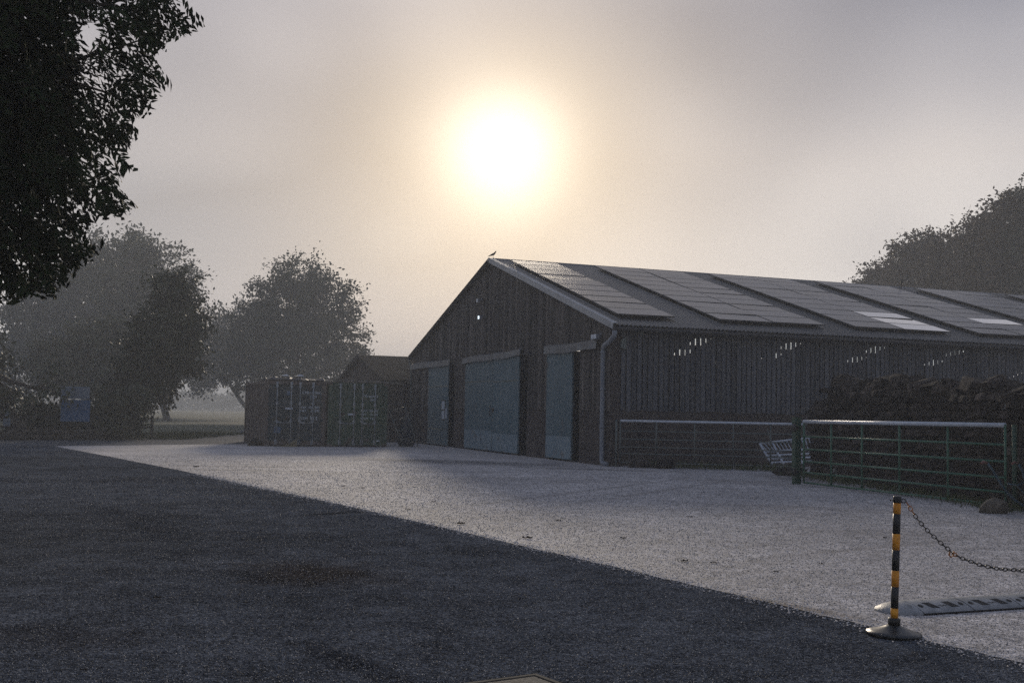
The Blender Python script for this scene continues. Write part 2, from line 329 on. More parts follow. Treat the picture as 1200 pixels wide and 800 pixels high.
M['orange'] = surf('faded_orange_band', (0.78, 0.34, 0.025), (0.66, 0.25, 0.018), rough=.5, spec=.4, scale=9, fine=60, fine_amt=.18, spots=(14, .66, (.30, .12, .02)))
M['chain_orange'] = surf('orange_chain_plastic', (0.46, 0.17, 0.03), (0.34, 0.11, 0.02), rough=.5, spec=.4)
M['ramp'] = surf('dusty_grey_rubber_ramp', (0.16, 0.17, 0.18), (0.30, 0.305, 0.31), rough=.5, spec=.5, scale=7, fine=70, fine_amt=.25, bump=.25, spots=(9, .64, (.12, .13, .14)))
M['ramp_dark'] = surf('black_ramp_inlay_and_shadow', (0.008, 0.008, 0.009), (0.012, 0.012, 0.013), rough=.6, spec=.2)
M['cover_frame'] = surf('worn_cover_frame', (0.10, 0.094, 0.082), (0.06, 0.056, 0.05), rough=.9, spec=.08, scale=6, fine=60)
M['cover'] = aggregate('cover_infill', (0.03, 0.03, 0.03), (0.26, 0.24, 0.22), 80, .2)
M['hose'] = surf('dull_blue_tube', (0.035, 0.085, 0.115), (0.05, 0.11, 0.15), rough=.4, spec=.5)
M['grip'] = surf('faded_red_grip', (0.22, 0.10, 0.085), (0.16, 0.07, 0.06), rough=.6, spec=.3)
M['leaf_litter'] = surf('dark_dead_leaf', (0.020, 0.015, 0.012), (0.035, 0.026, 0.02), rough=.8, spec=.2, rand=.3)
M['bark'] = surf('dark_bark', (0.040, 0.034, 0.028), (0.065, 0.056, 0.047), rough=.95, spec=.1, scale=4, stretch=(1, 1, .3), fine=20, bump=.8)
M['bird'] = surf('dark_feathers', (0.026, 0.022, 0.02), (0.04, 0.034, 0.03), rough=.7, spec=.2)
def leaf_mat(name, c1, c2, rough=.6, trans=.0):
    m = surf(name, c1, c2, rough=rough, spec=.25, scale=.9, fine=3.0, fine_amt=.45)
    if trans:
        t = m.node_tree; p = t.nodes['Principled BSDF']; o = t.nodes['Material Output']
        tr = t.nodes.new('ShaderNodeBsdfTranslucent'); tr.inputs[0].default_value = (c1[0] * 1.6, c1[1] * 1.5, c1[2] * .8, 1)
        mx = t.nodes.new('ShaderNodeMixShader'); mx.inputs[0].default_value = trans
        t.links.new(p.outputs[0], mx.inputs[1]); t.links.new(tr.outputs[0], mx.inputs[2]); t.links.new(mx.outputs[0], o.inputs['Surface'])
    return m
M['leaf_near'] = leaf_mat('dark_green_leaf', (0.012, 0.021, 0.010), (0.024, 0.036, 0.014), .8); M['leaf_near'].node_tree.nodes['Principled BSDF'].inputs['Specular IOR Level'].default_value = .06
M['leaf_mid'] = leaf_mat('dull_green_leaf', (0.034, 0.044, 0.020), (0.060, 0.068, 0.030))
M['leaf_rust'] = leaf_mat('rusty_green_leaf', (0.070, 0.042, 0.022), (0.10, 0.060, 0.030))
# translucent rooflight sheet
m, t, p = new_mat('milky_rooflight'); N = t.nodes
tr = N.new('ShaderNodeBsdfTransparent'); tr.inputs[0].default_value = (.9, .93, .93, 1)
mx = N.new('ShaderNodeMixShader'); mx.inputs[0].default_value = .75
tl = N.new('ShaderNodeBsdfTranslucent'); tl.inputs[0].default_value = (.8, .85, .85, 1)
t.links.new(tl.outputs[0], mx.inputs[1]); t.links.new(tr.outputs[0], mx.inputs[2]); t.links.new(mx.outputs[0], N['Material Output'].inputs['Surface'])
M['rooflight'] = m
m, t, p = new_mat('lit_lamp_lens'); p.inputs['Emission Color'].default_value = (.75, .9, 1, 1); p.inputs['Emission Strength'].default_value = 1.6; p.inputs['Base Color'].default_value = (.6, .65, .7, 1)
M['lamp_on'] = m
m, t, p = new_mat('haze_air'); t.nodes.remove(p)
pv = t.nodes.new('ShaderNodeVolumePrincipled'); pv.inputs['Density'].default_value = 0.0023; pv.inputs['Color'].default_value = (.93, .95, .96, 1); pv.inputs['Anisotropy'].default_value = .0
t.links.new(pv.outputs[0], t.nodes['Material Output'].inputs['Volume'])
M['haze'] = m

# ------------------------------------------------------------------ the setting: ground, yard, road
def sheet(name, poly, z, mat, kind='structure', label=None, cat=None):
    mb = MB(); mb.add([(x, y, z) for x, y in poly], [tuple(range(len(poly)))]); o = mb.build(name, mat)
    return tag(o, label, cat, None, kind)
G = 1400
sheet('ground', [(-G, -G), (G, -G), (G, G), (-G, G)], -0.012, M['grass_ground'], label='rough misty grass field stretching away behind the yard', cat='field')
sheet('road', [(-60, -30), (8, -30), (14, 0), (14, 40), (-8.5, 56), (-10.5, 60), (-18, 110), (-30, 220), (-36, 220), (-23, 110), (-15.6, 60), (-16.8, 52.5), (-20, 46.3), (-60, 24)], -0.008, M['road'], label='grey track running along the far side of the yard into the mist', cat='road')
edge_px = [(64, 522.5), (130, 535), (210, 550.6), (300, 570), (366, 583.5), (433, 598), (560, 627), (700, 659), (780, 677.5), (860, 696), (930, 712.5), (995, 727.5), (1080, 748), (1140, 761.5), (1200, 776.5)]
edge = [gnd(*q).to_2d() for q in edge_px]
near = [Vector((3.75, 5.9)), Vector((4.5, 3.6)), Vector((6.5, -2)), Vector((9, -10))]
def wavy(pts, step, amp):
    out = []
    for a, b in zip(pts[:-1], pts[1:]):
        n = max(1, int((b - a).length / step)); d = (b - a).normalized(); nn = Vector((-d.y, d.x))
        for i in range(n): out.append(a.lerp(b, i / n) + nn * random.gauss(0, amp))
    return out + [pts[-1]]
line = wavy(edge + near, .16, .011)
sheet('tarmac', [tuple(p) for p in line] + [(-60, -10), (-60, 22.5)], -0.004, M['asphalt'], label='dark tarmac filling the foreground up to the pale yard edge', cat='tarmac')
sheet('yard', [tuple(p) for p in line] + [(22, -10), (22, 60), (-6, 58), (-10.98, 46.12)], 0.0, M['yard'], label='pale stone chip yard in front of the barn and containers', cat='yard')

# haze: one closed box of thin even mist round everything
mb = MB(); mb.box(-1500, 1500, -1500, 1500, -1.2, 24); hz = mb.build('haze', M['haze']); tag(hz, 'pale morning mist lying over the yard and trees', 'mist', None, 'stuff')

# ------------------------------------------------------------------ the barn
BC, BYAW = Vector((2.92, 32.605, 0)), R(20.418)
BW, EH, RH, BL = 21.656, 4.19, 7.31, 36.0
TR = BW * .49                                                      # ridge position across the gable
SL = math.atan2(RH - EH, TR)
U2, V2 = Vector((math.cos(BYAW), math.sin(BYAW), 0)), Vector((-math.sin(BYAW), math.cos(BYAW), 0))
def bw(s, t, z): return BC + U2 * s + V2 * t + Vector((0, 0, z))
barn = empty('barn', BC, BYAW, 'long low timber clad barn with blue grey doors and solar panels on its roof', 'barn')
def top_z(t): return EH + (RH - EH) * t / TR if t < TR else RH - (RH - 4.10) * (t - TR) / (BW - TR)
BH = 1.65
# openings in the gable wall (t0, t1) and their heights
OPEN = [(2.25, 4.66, 3.5), (6.75, 13.3, 3.52), (15.2, 18.8, 3.46)]
def segs():
    out = []; p = 0.0
    for a, b, h in OPEN: out.append((p, a)); p = b
    out.append((p, BW)); return out
for a, b in segs():
    mb = MB(); mb.box(0, .22, a, b, -.05, BH); mb.build('gable_base_wall', M['render_base'], barn)
mb = MB(); mb.box(.22, BL, 0, .2, -.05, BH); mb.build('side_base_wall', M['render_base'], barn)
mb = MB(); mb.box(.0, BL, BW - .2, BW - .002, -.05, 4.05); mb.box(BL - .2, BL, .2, BW - .2, -.05, 4.0); mb.add([(BL - .1, .2, 4.0), (BL - .1, BW - .2, 4.0), (BL - .1, TR, RH - .1)], [(0, 1, 2)])
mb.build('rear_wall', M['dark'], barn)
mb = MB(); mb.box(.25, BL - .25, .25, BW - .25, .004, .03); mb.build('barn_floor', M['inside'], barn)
mb = MB(); mb.box(-.005, .27, -.03, .24, 0, 4.12); mb.build('corner_post', M['render_base'], barn)
# gable lining (dark sheet behind the boards)
mb = MB()
def wallpoly(t0, t1, z0, ins=.16):
    ts = [t0] + ([TR] if t0 < TR < t1 else []) + [t1]
    return [(t0, z0), (t1, z0)] + [(q, top_z(q) - ins) for q in reversed(ts)]
for a, b in segs():
    P_ = wallpoly(a, b, BH + .004); mb.add([(.09, y, z) for y, z in P_], [tuple(range(len(P_)))])
for a, b, h in OPEN:
    P_ = wallpoly(a, b, h); mb.add([(.09, y, z) for y, z in P_], [tuple(range(len(P_)))])
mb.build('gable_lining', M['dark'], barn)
# gable boards, one by one
def board_mesh(w, th, h0, h1, mat, name='board'):
    mb = MB()
    v = [(-th, 0, 0), (0, 0, 0), (0, w, 0), (-th, w, 0), (-th, 0, h0), (0, 0, h0), (0, w, h1), (-th, w, h1)]
    mb.add(v, [(0, 3, 2, 1), (4, 5, 6, 7), (0, 1, 5, 4), (1, 2, 6, 5), (2, 3, 7, 6), (3, 0, 4, 7)])
    return mb.mesh(name, mat)
t = .02; i = 0
while t < BW - .05:
    w = random.uniform(.165, .205); w = min(w, BW - .02 - t); mid = t + w / 2
    z0 = BH - random.uniform(.02, .06)
    for a, b, h in OPEN:
        if a - .05 < mid < b + .05: z0 = h + random.uniform(-.01, .02)
    h0, h1 = top_z(t) - .10 - z0, top_z(t + w) - .10 - z0
    link('board', board_mesh(w - .012, .024, h0, h1, M['gable_board']), barn, loc=(-.004 - random.random() * .014, t, z0))
    t += w; i += 1
# side boards with open gaps (shared mesh)
sb = MB(); sb.box(0, .142, -.02, 0, 0, 1); sb = sb.mesh('board', M['side_board'])
pitch = .178; n_ind = 0
far_b = MB(); s0 = .30
while s0 < BL - .2:
    zt = 4.06; zb = BH - .03 + random.uniform(-.02, .02)
    if s0 < 27:
        o = link('board', sb, barn, loc=(s0 + random.uniform(-.004, .004), -.004 - random.random() * .008, zb), rot=(0, random.uniform(-.0012, .0012), 0), scale=(random.uniform(.97, 1.05), 1, zt - zb)); n_ind += 1
    else: far_b.box(s0, s0 + .142, -.024, -.004, zb, zt)
    s0 += pitch
o = far_b.build('board_row', M['side_board'], barn); o['kind'] = 'stuff'
mb = MB()
for z in (1.78, 2.62, 4.02): mb.box(.28, BL - .3, .004, .064, z, z + .10)
mb.build('side_rails', M['dark'], barn)
# stanchions inside
for s_ in range(0, 8):
    mb = MB(); mb.box(5.16 * s_ + .35, 5.16 * s_ + .5, .21, .4, .03, 4.05); mb.build('stanchion', M['dark'], barn)
# near roof slope: corrugated sheets
def corrugated(s0, s1, t0, t1, zf, pitch=.146, amp=.023, seg=6, thick=.008):
    """sheet running from t0 (low edge) to t1, waves along s"""
    n = int((s1 - s0) / pitch * seg); vs = []; fs = []
    nrm_ = Vector((0, -math.sin(SL), math.cos(SL)))
    for i in range(n + 1):
        s = s0 + (s1 - s0) * i / n; h = amp * math.cos(2 * math.pi * (i + .5) / seg)
        for tt in (t0, t1):
            for k in (h, h - thick):
                p = Vector((s, tt, zf(tt))) + nrm_ * k; vs.append(p)
    for i in range(n):
        a = i * 4; b = a + 4
        fs += [(a, b, b + 2, a + 2), (a + 1, a + 3, b + 3, b + 1), (a, a + 1, b + 1, b)]
    return vs, fs
mb = MB(); zf = lambda tt: EH + .03 + (RH - EH) * tt / TR
vs, fs = corrugated(-.16, BL + .1, -.42, TR - .02, zf)
mb.add(vs, fs, 0, False); roof = mb.build('roof', M['sheet'], barn)
tag(roof)
# far roof slope: flat sheets with rooflight openings
zf2 = lambda tt: RH + .03 - (RH - 4.10) * (tt - TR) / (BW - TR)
RL = [(7.75 + 5.2 * k, 8.65 + 5.2 * k) for k in range(0, 5)]
def slope_quad(mb, s0, s1, t0, t1, th=.03, mi=0):
    v = [(s, tt, zf2(tt) + d) for d in (-th, 0) for tt in (t0, t1) for s in (s0, s1)]
    mb.add(v, [(0, 2, 3, 1), (4, 5, 7, 6), (0, 1, 5, 4), (2, 6, 7, 3), (0, 4, 6, 2), (1, 3, 7, 5)], mi)
mb = MB(); T0, T1, T2, T3, T4 = TR + .02, 17.7, 18.72, 19.3, 20.25
slope_quad(mb, -.16, BL + .1, T0, T1); slope_quad(mb, -.16, BL + .1, T2, T3); slope_quad(mb, -.16, BL + .1, T4, BW + .35)
for ta, tb in ((T1, T2), (T3, T4)):
    p_ = -.16
    for a, b in RL: slope_quad(mb, p_, a, ta, tb); p_ = b
    slope_quad(mb, p_, BL + .1, ta, tb)
mb.build('rear_roof_slope', M['roof_dark'], barn)
for a, b in RL:
    for ta, tb in ((T1, T2), (T3, T4)):
        q = MB(); slope_quad(q, a - .05, b + .05, ta - .05, tb + .05, .004); o = q.build('rooflight', M['rooflight'], barn); o.location.z = .04
# purlins under both slopes
for k in range(1, 7):
    tt = TR * k / 7; q = MB(); q.box(.3, BL - .3, tt - .04, tt + .04, zf(tt) - .26, zf(tt) - .06); q.build('purlin', M['dark'], barn)
# ridge cap, verge flashings, fascia, gutter
mb = MB(); mb.add([(-.2, TR - .16, RH - .02), (-.2, TR, RH + .085), (-.2, TR + .16, RH - .02), (BL, TR - .16, RH - .02), (BL, TR, RH + .085), (BL, TR + .16, RH - .02)], [(0, 1, 4, 3), (1, 2, 5, 4), (0, 2, 1), (3, 4, 5), (0, 3, 5, 2)])
mb.build('ridge_cap', M['sheet'], barn)
def verge(ta, tb, mat, up):
    za, zb = (zf(ta), zf(tb)) if up else (zf2(ta), zf2(tb))
    q = MB()
    def ring(tt, z): return [(-.19, tt, z - .13), (-.162, tt, z - .13), (-.162, tt, z + .03), (-.02, tt, z + .045), (-.02, tt, z + .06), (-.19, tt, z + .06)]
    v = ring(ta, za) + ring(tb, zb); n = 6
    q.add(v, [(k, (k + 1) % n, n + (k + 1) % n, n + k) for k in range(n)] + [tuple(range(n)), tuple(range(2 * n - 1, n - 1, -1))])
    return q.build('verge_flashing', mat, barn)
M['verge'] = surf('pale_verge_strip', (0.36, 0.37, 0.38), (0.26, 0.27, 0.28), rough=.5, spec=.4, scale=2)
verge(-.42, TR - .02, M['verge'], True); verge(TR + .02, BW + .35, M['roof_dark'], False)
mb = MB(); mb.box(-.12, BL, -.06, -.03, 3.98, 4.13); mb.build('fascia', M['gutter'], barn)
def gutter(y0, sign, z):
    q = MB(); pr = [(0, .0), (.0, -.06), (.03, -.10), (.07, -.115), (.11, -.10), (.14, -.06), (.14, 0), (.13, 0), (.125, -.055), (.07, -.10), (.015, -.055), (.012, 0)]
    v = [(s, y0 + sign * a, z + b) for s in (-.15, BL) for a, b in pr]; n = len(pr)
    q.add(v, [(k, (k + 1) % n, n + (k + 1) % n, n + k) for k in range(n)] + [tuple(range(n)), tuple(range(2 * n - 1, n - 1, -1))])
    return q.build('gutter', M['gutter'], barn)
gutter(-.33, -1, 4.045); gutter(BW + .25, 1, 4.02)
# downpipes
mb = MB(); mb.tube([(-.10, -.40, 3.93), (-.10, -.38, 3.78), (-.10, -.05, 3.62), (-.10, .30, 3.52), (-.10, .36, 3.36), (-.10, .37, 1.6), (-.10, .36, .16), (-.10, .30, .07), (-.12, .0, .06)], .075, 10)
for z in (3.3, 2.2, 1.1): mb.tube([(-.10, .365, z), (-.10, .365, z + .05)], .088, 10)
mb.build('downpipe', M['pipe'], barn)
mb = MB(); mb.tube([(-.12, BW + .30, 3.95), (-.12, BW + .12, 3.6), (-.12, BW - .05, 3.3), (-.12, BW - .03, .1)], .045, 8); mb.build('downpipe', M['galv_dull'], barn)
mb = MB(); mb.box(-.05, .1, BW + .06, BW + .32, 0.0, 3.7); mb.build('corner_post', M['timber_pale'], barn)
# sliding doors: (t0, t1, z top, kick height)
def door(t0, t1, zt, kick, seam=None):
    q = MB(); q.box(-.105, -.05, t0, t1, .06, zt)
    d = q.build('door', M['door'], barn)
    if kick:
        q = MB(); v = [(-.112, t0 + .02, .16), (-.112, t0 + .14, .07), (-.112, t1 - .14, .07), (-.112, t1 - .02, .16), (-.112, t1 - .02, kick), (-.112, t0 + .02, kick)]
        v2 = [(-.104, y, z) for _, y, z in v]; n = 6
        q.add(v + v2, [tuple(range(n - 1, -1, -1))] + [(k, (k + 1) % n, n + (k + 1) % n, n + k) for k in range(n)])
        q.build('kick_plate', M['kick'], d)
    if seam:
        q = MB()
        for z in seam: q.box(-.114, -.106, t0 + .01, t1 - .01, z, z + .045)
        q.build('door_batten', M['galv_dull'], d)
    return d
d1 = door(2.62, 4.74, 3.48, .78)
d2 = door(7.33, 10.06, 3.5, .72, (2.62, ))
d3 = door(10.09, 13.42, 3.54, .80, (2.66, ))
q = MB(); q.tube([(-.16, 10.2, 1.35), (-.16, 10.2, 1.75)], .018, 6); q.tube([(-.16, 10.2, 1.38), (-.11, 10.2, 1.38)], .015, 6); q.tube([(-.16, 10.2, 1.72), (-.11, 10.2, 1.72)], .015, 6); q.build('handle', M['black_plastic'], d3)
q = MB(); q.box(-.135, -.106, 9.88, 10.05, 1.52, 1.66); q.build('hasp', M['black_plastic'], d2)
d4 = door(15.76, 18.72, 3.5, 0, (2.55, .72))
q = MB(); q.box(-.118, -.106, 16.05, 16.62, 1.12, 1.98); q.build('notice_frame', M['black_plastic'], d4)
for z in (1.17, 1.58):
    q = MB(); q.box(-.124, -.1185, 16.12, 16.55, z, z + .35); q.build('notice', M['white_plate'], d4)
q = MB(); q.box(-.15, -.106, 15.80, 15.92, 1.2, 1.62); q.build('handle', M['white_plate'], d4)
# lintel flashings over the doors, a little bent
def flash(t0, t1, z0, z1, h):
    q = MB(); n = 8; v = []
    for k in range(n + 1):
        f = k / n; tt = t0 + (t1 - t0) * f; z = z0 + (z1 - z0) * f + .02 * math.sin(f * 7 + t0)
        v += [(-.03, tt, z + h), (-.16, tt, z + h - .05), (-.19, tt, z), (-.175, tt, z), (-.145, tt, z + h - .07), (-.03, tt, z + h - .03)]
    f_ = []
    for k in range(n):
        for j in range(6): f_.append((k * 6 + j, k * 6 + (j + 1) % 6, (k + 1) * 6 + (j + 1) % 6, (k + 1) * 6 + j))
    f_ += [tuple(range(6)), tuple(range(n * 6 + 5, n * 6 - 1, -1))]
    q.add(v, f_); q.build('lintel_flashing', M['flashing'], barn)
flash(.72, 4.85, 3.44, 3.44, .30); flash(7.1, 10.0, 3.50, 3.46, .26); flash(10.05, 13.7, 3.46, 3.44, .27); flash(15.4, 21.6, 3.44, 3.42, .29)
# small fittings on the gable
def lamp(t_, z, lit, ang=0):
    q = MB(); q.box(-.06, -.02, t_ - .03, t_ + .03, z - .05, z + .05); q.bar((-.05, t_, z), (-.16, t_, z - .03), .03, .03)
    q.box(-.24, -.14, t_ - .10, t_ + .10, z - .13, z + .02); l = q.build('wall_lamp', M['pipe'], barn)
    q = MB(); q.box(-.246, -.241, t_ - .08, t_ + .08, z - .115, z + .005); q.build('lens', M['lamp_on'] if lit else M['galv'], l)
lamp(11.72, 5.9, False); lamp(11.5, 5.22, True)
for t_ in (.66, .86): lamp(t_, 3.86, False)
q = MB(); v = [(.22, -.032, 3.44), (.40, -.032, 3.38), (.40, -.032, 3.74), (.24, -.032, 3.66)]; v += [(a, -.16, b + .03) for a, _, b in v]
q.add(v, [(0, 1, 2, 3), (7, 6, 5, 4), (0, 4, 5, 1), (1, 5, 6, 2), (2, 6, 7, 3), (3, 7, 4, 0)]); q.build('bulkhead_lamp', M['galv_dull'], barn)
q = MB(); q.box(.88, 1.02, -.10, -.03, 3.86, 4.0); q.build('junction_box', M['galv_dull'], barn)
# solar panels, shared mesh in two glasses
def panel_mesh(cell):
    q = MB(); w, h = 1.935, .93
    q.box(0, w, 0, h, -.02, .02, 0)
    v = [(.022, .022, .021), (w - .022, .022, .021), (w - .022, h - .022, .021), (.022, h - .022, .021)]
    q.add(v, [(0, 1, 2, 3)], 1)
    return q.mesh('solar_panel', [M['panel_rim'], cell])
pm, pc = panel_mesh(M['cells']), panel_mesh(M['cells_clean'])
nrm_ = Vector((0, -math.sin(SL), math.cos(SL))); upv = Vector((0, math.cos(SL), math.sin(SL)))
for ai, (s_a, cols) in enumerate([(.42, 1), (3.92, 2), (9.0, 2), (14.1, 2), (19.3, 2), (24.4, 2), (29.6, 2)]):
    for c in range(cols):
        for r in range(10):
            clean = (ai == 2 and c == 1 and r in (0, 1, 2)) or (ai == 3 and c == 1 and r == 2)
            p = Vector((s_a + c * 1.965, 0, EH + .03)) + upv * (.58 + r * .985) + nrm_ * .115
            j = 0.0 if clean else random.gauss(0, .004)
            o = link('solar_panel', pc if clean else pm, barn, loc=p, rot=(SL + j, random.gauss(0, .004), 0))
            if clean and r == 1: o.rotation_euler.x = SL - .012
    q = MB()
    for r in range(0, 11, 1):
        pass
    for f in (.18, .82):
        for c in range(cols):
            p0 = Vector((s_a + (c + f) * 1.95, 0, EH + .03)) + upv * .5 + nrm_ * .06; p1 = p0 + upv * 9.95
            q.bar(p0, p1, .05, .05, 0, nrm_)
    q.build('panel_rail', M['panel_rim'], barn)

# ------------------------------------------------------------------ outbuilding behind the containers
q0 = bw(-1.30, 21.95, 0)
ob = empty('outbuilding', q0, BYAW, 'low dark outbuilding with a plain gable showing behind the containers', 'outbuilding')
hw, oe, orr, ol = 5.3, 2.86, 4.18, 14.0
mb = MB(); v = [(0, 0, 0), (0, 2 * hw, 0), (0, 2 * hw, oe), (0, hw, orr), (0, 0, oe)]; v += [(ol, b, c) for a, b, c in v]
mb.add(v, [(0, 4, 3, 2, 1), (5, 6, 7, 8, 9), (0, 5, 9, 4), (1, 2, 7, 6)]); mb.build('wall', M['render_base'], ob)
mb = MB()
for sgn in (0, 1):
    a = [(-.18, hw, orr + .06), (ol, hw, orr + .06), (ol, -.3 if not sgn else 2 * hw + .3, oe - .01), (-.18, -.3 if not sgn else 2 * hw + .3, oe - .01)]
    b = [(x, y, z + .08) for x, y, z in a]
    mb.add(a + b, [(0, 1, 2, 3), (7, 6, 5, 4), (0, 4, 5, 1), (1, 5, 6, 2), (2, 6, 7, 3), (3, 7, 4, 0)])
mb.build('roof', M['roof_dark'], ob)
mb = MB()
for sgn in (0, 1):
    mb.bar((-.2, hw, orr + .07), (-.2, -.3 if not sgn else 2 * hw + .3, oe), .03, .2)
mb.build('bargeboard', M['dark'], ob)

# ------------------------------------------------------------------ containers
KC = Vector((-9.693, 44.014, 0))
def container(loc, label, paint, side_paint, marks, rows):
    k = empty('shipping_container', loc, BYAW, label, 'container', 'shipping containers side by side at the yard edge')
    w, h, l = 2.436, 2.60, 6.06
    # corrugated sides and back
    def corr(name, mk, n, side):
        q = MB(); v = []; pr = []
        for i in range(n):
            b = i / n; st = 1.0 / n
            pr += [(b, 0), (b + st * .35, 0), (b + st * .5, 1), (b + st * .85, 1)]
        pr.append((1, 0))
        for f, d in pr: v += [mk(f, d, .16), mk(f, d, h - .12)]
        q.add(v, [(2 * i, 2 * i + 2, 2 * i + 3, 2 * i + 1) if side else (2 * i, 2 * i + 1, 2 * i + 3, 2 * i + 2) for i in range(len(pr) - 1)])
        return q.build(name, side_paint, k)
    corr('side_panel', lambda f, d, z: (.035 + .036 * d, .16 + f * (l - .3), z), 20, True)
    corr('side_panel', lambda f, d, z: (w - .035 - .036 * d, .16 + f * (l - .3), z), 20, False)
    q = MB(); q.box(.06, w - .06, l - .1, l - .04, .16, h - .1); q.build('end_wall', side_paint, k)
    q = MB(); q.box(.05, w - .05, .1, l - .1, h - .09, h - .05); q.build('roof', side_paint, k)
    q = MB(); q.box(.08, w - .08, .15, l - .12, .10, .16); q.build('floor', M['dark'], k)
    q = MB()
    for x in (.0, w - .07):
        q.box(x, x + .07, .17, l - .17, h - .14, h - .03); q.box(x, x + .07, .17, l - .17, .08, .22)
    q.build('side_rail', side_paint, k)
    for x in (0, w - .16):
        for y in (0, l - .16):
            q = MB(); q.box(x, x + .16, y, y + .16, .12, h - .12); q.build('corner_post', side_paint, k)
            q = MB(); q.box(x - .004, x + .164, y - .004, y + .164, 0, .12); q.box(x - .004, x + .164, y - .004, y + .164, h - .12, h); q.build('corner_casting', M['cont_brown'], k)
    q = MB(); q.box(.16, w - .16, .01, .13, h - .15, h - .02); q.build('door_header', side_paint, k)
    q = MB(); q.box(.16, w - .16, .01, .13, .06, .20); q.build('door_sill', side_paint, k)
    half = (w - .34) / 2
    for side in (0, 1):
        x0 = .17 + side * (half + .005); x1 = x0 + half - .006
        q = MB(); n = 5; zs = [.21, h - .16]
        # door leaf with shallow horizontal corrugations
        prof = []
        for i in range(n):
            b = zs[0] + (zs[1] - zs[0]) * i / n; e_ = (zs[1] - zs[0]) / n
            prof += [(b, .03), (b + .06, .03), (b + .09, .055), (b + e_ - .06, .055), (b + e_ - .03, .03)]
        prof.append((zs[1], .03)); v = []
        for z, d in prof: v += [(x0, d, z), (x1, d, z)]
        q.add(v, [(2 * i, 2 * i + 1, 2 * i + 3, 2 * i + 2) for i in range(len(prof) - 1)]); q.box(x0, x1, .06, .09, zs[0], zs[1])
        dr = q.build('door', paint, k)
        for f in (.30, .84) if side == 0 else (.16, .66):
            x = x0 + (x1 - x0) * f
            q = MB(); q.tube([(x, -.02, .10), (x, -.02, h - .06)], .02, 6)
            for z in (.12, .22, 1.0, 1.7, h - .22, h - .1): q.box(x - .05, x + .05, -.012, .03, z - .05, z + .05)
            q.build('locking_rod', M['rod'], dr)
            q = MB(); q.bar((x, -.05, .95), (x + (.42 if f < .5 else -.36), -.05, .93), .02, .045); q.build('handle', M['rod'], dr)
        q = MB()
        hx = x0 if side == 0 else x1
        for z in (.45, 1.05, 1.65, 2.2): q.box(hx - .05, hx + .05, -.006, .035, z - .06, z + .06)
        q.build('hinge', paint, dr)
    for (x, z, ww, hh, mt) in marks:
        q = MB(); q.box(x, x + ww, .0, .028, z, z + hh); q.build('placard', mt, k)
    for (txt, x, z, size) in rows:
        cu = bpy.data.curves.new('lettering', 'FONT'); cu.body = txt; cu.size = size; cu.extrude = .002
        tmp = bpy.data.objects.new('lettering', cu); COL.objects.link(tmp)
        me = bpy.data.meshes.new_from_object(tmp.evaluated_get(bpy.context.evaluated_depsgraph_get())); bpy.data.objects.remove(tmp)
        me.materials.clear(); me.materials.append(M['white_mark'])
        o = link('lettering', me, k, loc=(x, .024, z), rot=(R(90), 0, 0))
    return k
container(KC, 'dark teal container with rusty brown side, left of the two, torn sheeting on top', M['cont_teal'], M['cont_brown'],
          [(.86, 2.02, .14, .17, M['blue_plate']), (.82, 1.46, .30, .07, M['white_plate']), (.40, .52, .26, .24, M['blue_plate'])],
          [('CTBU 779039 4', 1.46, 2.09, .135), ('22G1', 1.78, 1.93, .135), ('MAX. G', 1.38, 1.50, .13), ('24 000', 1.82, 1.50, .13), ('NET', 1.42, 1.37, .13), ('21 870', 1.82, 1.37, .13), ('CU.M', 1.33, 1.06, .16), ('33.2', 1.80, 1.06, .18), ('TARE', 1.36, .90, .1)])
container(KC + U2 * 2.53 + Vector((0, 0, .0)), 'dark green patched container, right of the two, nearest the barn', M['cont_green'], M['cont_green'],
          [(.80, 1.27, .28, .07, M['white_plate']), (2.0, .22, .14, .05, M['white_plate'])],
          [('YTU 4098 3', 1.38, 2.0, .13), ('22G1', 1.70, 1.86, .12), ('MAX. G', 1.34, 1.42, .12), ('24 000', 1.72, 1.42, .12), ('NET', 1.34, 1.26, .12), ('21 790', 1.72, 1.26, .12), ('CU.M', 1.34, 1.10, .12), ('33.2', 1.72, 1.10, .12)])
def kp(s, t, z): return KC + U2 * s + V2 * t + Vector((0, 0, z))
# torn sheeting on the first container
def rumpled(name, s0, s1, t0, t1, z, amp, n, m, mat, seed):
    rr = random.Random(seed); q = MB(); v = []
    for i in range(n + 1):
        for j in range(m + 1):
            edge_ = (i in (0, n)) or (j in (0, m))
            v.append((s0 + (s1 - s0) * i / n + rr.uniform(-.05, .05), t0 + (t1 - t0) * j / m + rr.uniform(-.06, .06), z + (.01 if edge_ else rr.uniform(.01, amp))))
    f = [(i * (m + 1) + j, (i + 1) * (m + 1) + j, (i + 1) * (m + 1) + j + 1, i * (m + 1) + j + 1) for i in range(n) for j in range(m)]
    nv = len(v); v2 = [(a, b, c - .02) for a, b, c in v]
    q.add(v + v2, f + [tuple(nv + i for i in reversed(x)) for x in f])
    return q.build(name, mat)
o = rumpled('tarpaulin', .15, 2.5, .05, 2.4, 2.6, .16, 14, 8, M['tarp'], 3); o.location = KC; o.rotation_euler.z = BYAW; o.location.z = .02
tag(o, 'dark crumpled sheeting thrown over the top of the teal container', 'tarpaulin')
for (s0, s1, lab) in ((.62, 1.02, 'short pale scrap of sheeting on the teal container roof, nearer its left corner'), (1.18, 1.62, 'longer flat pale scrap of sheeting on the middle of the teal container roof')):
    o = rumpled('sheeting_scrap', s0, s1, .4, .8, 2.79, .07, 5, 3, M['tarp_pale'], 8); o.location = KC; o.rotation_euler.z = BYAW
    tag(o, lab, 'sheeting', 'pale scraps of sheeting on the container')
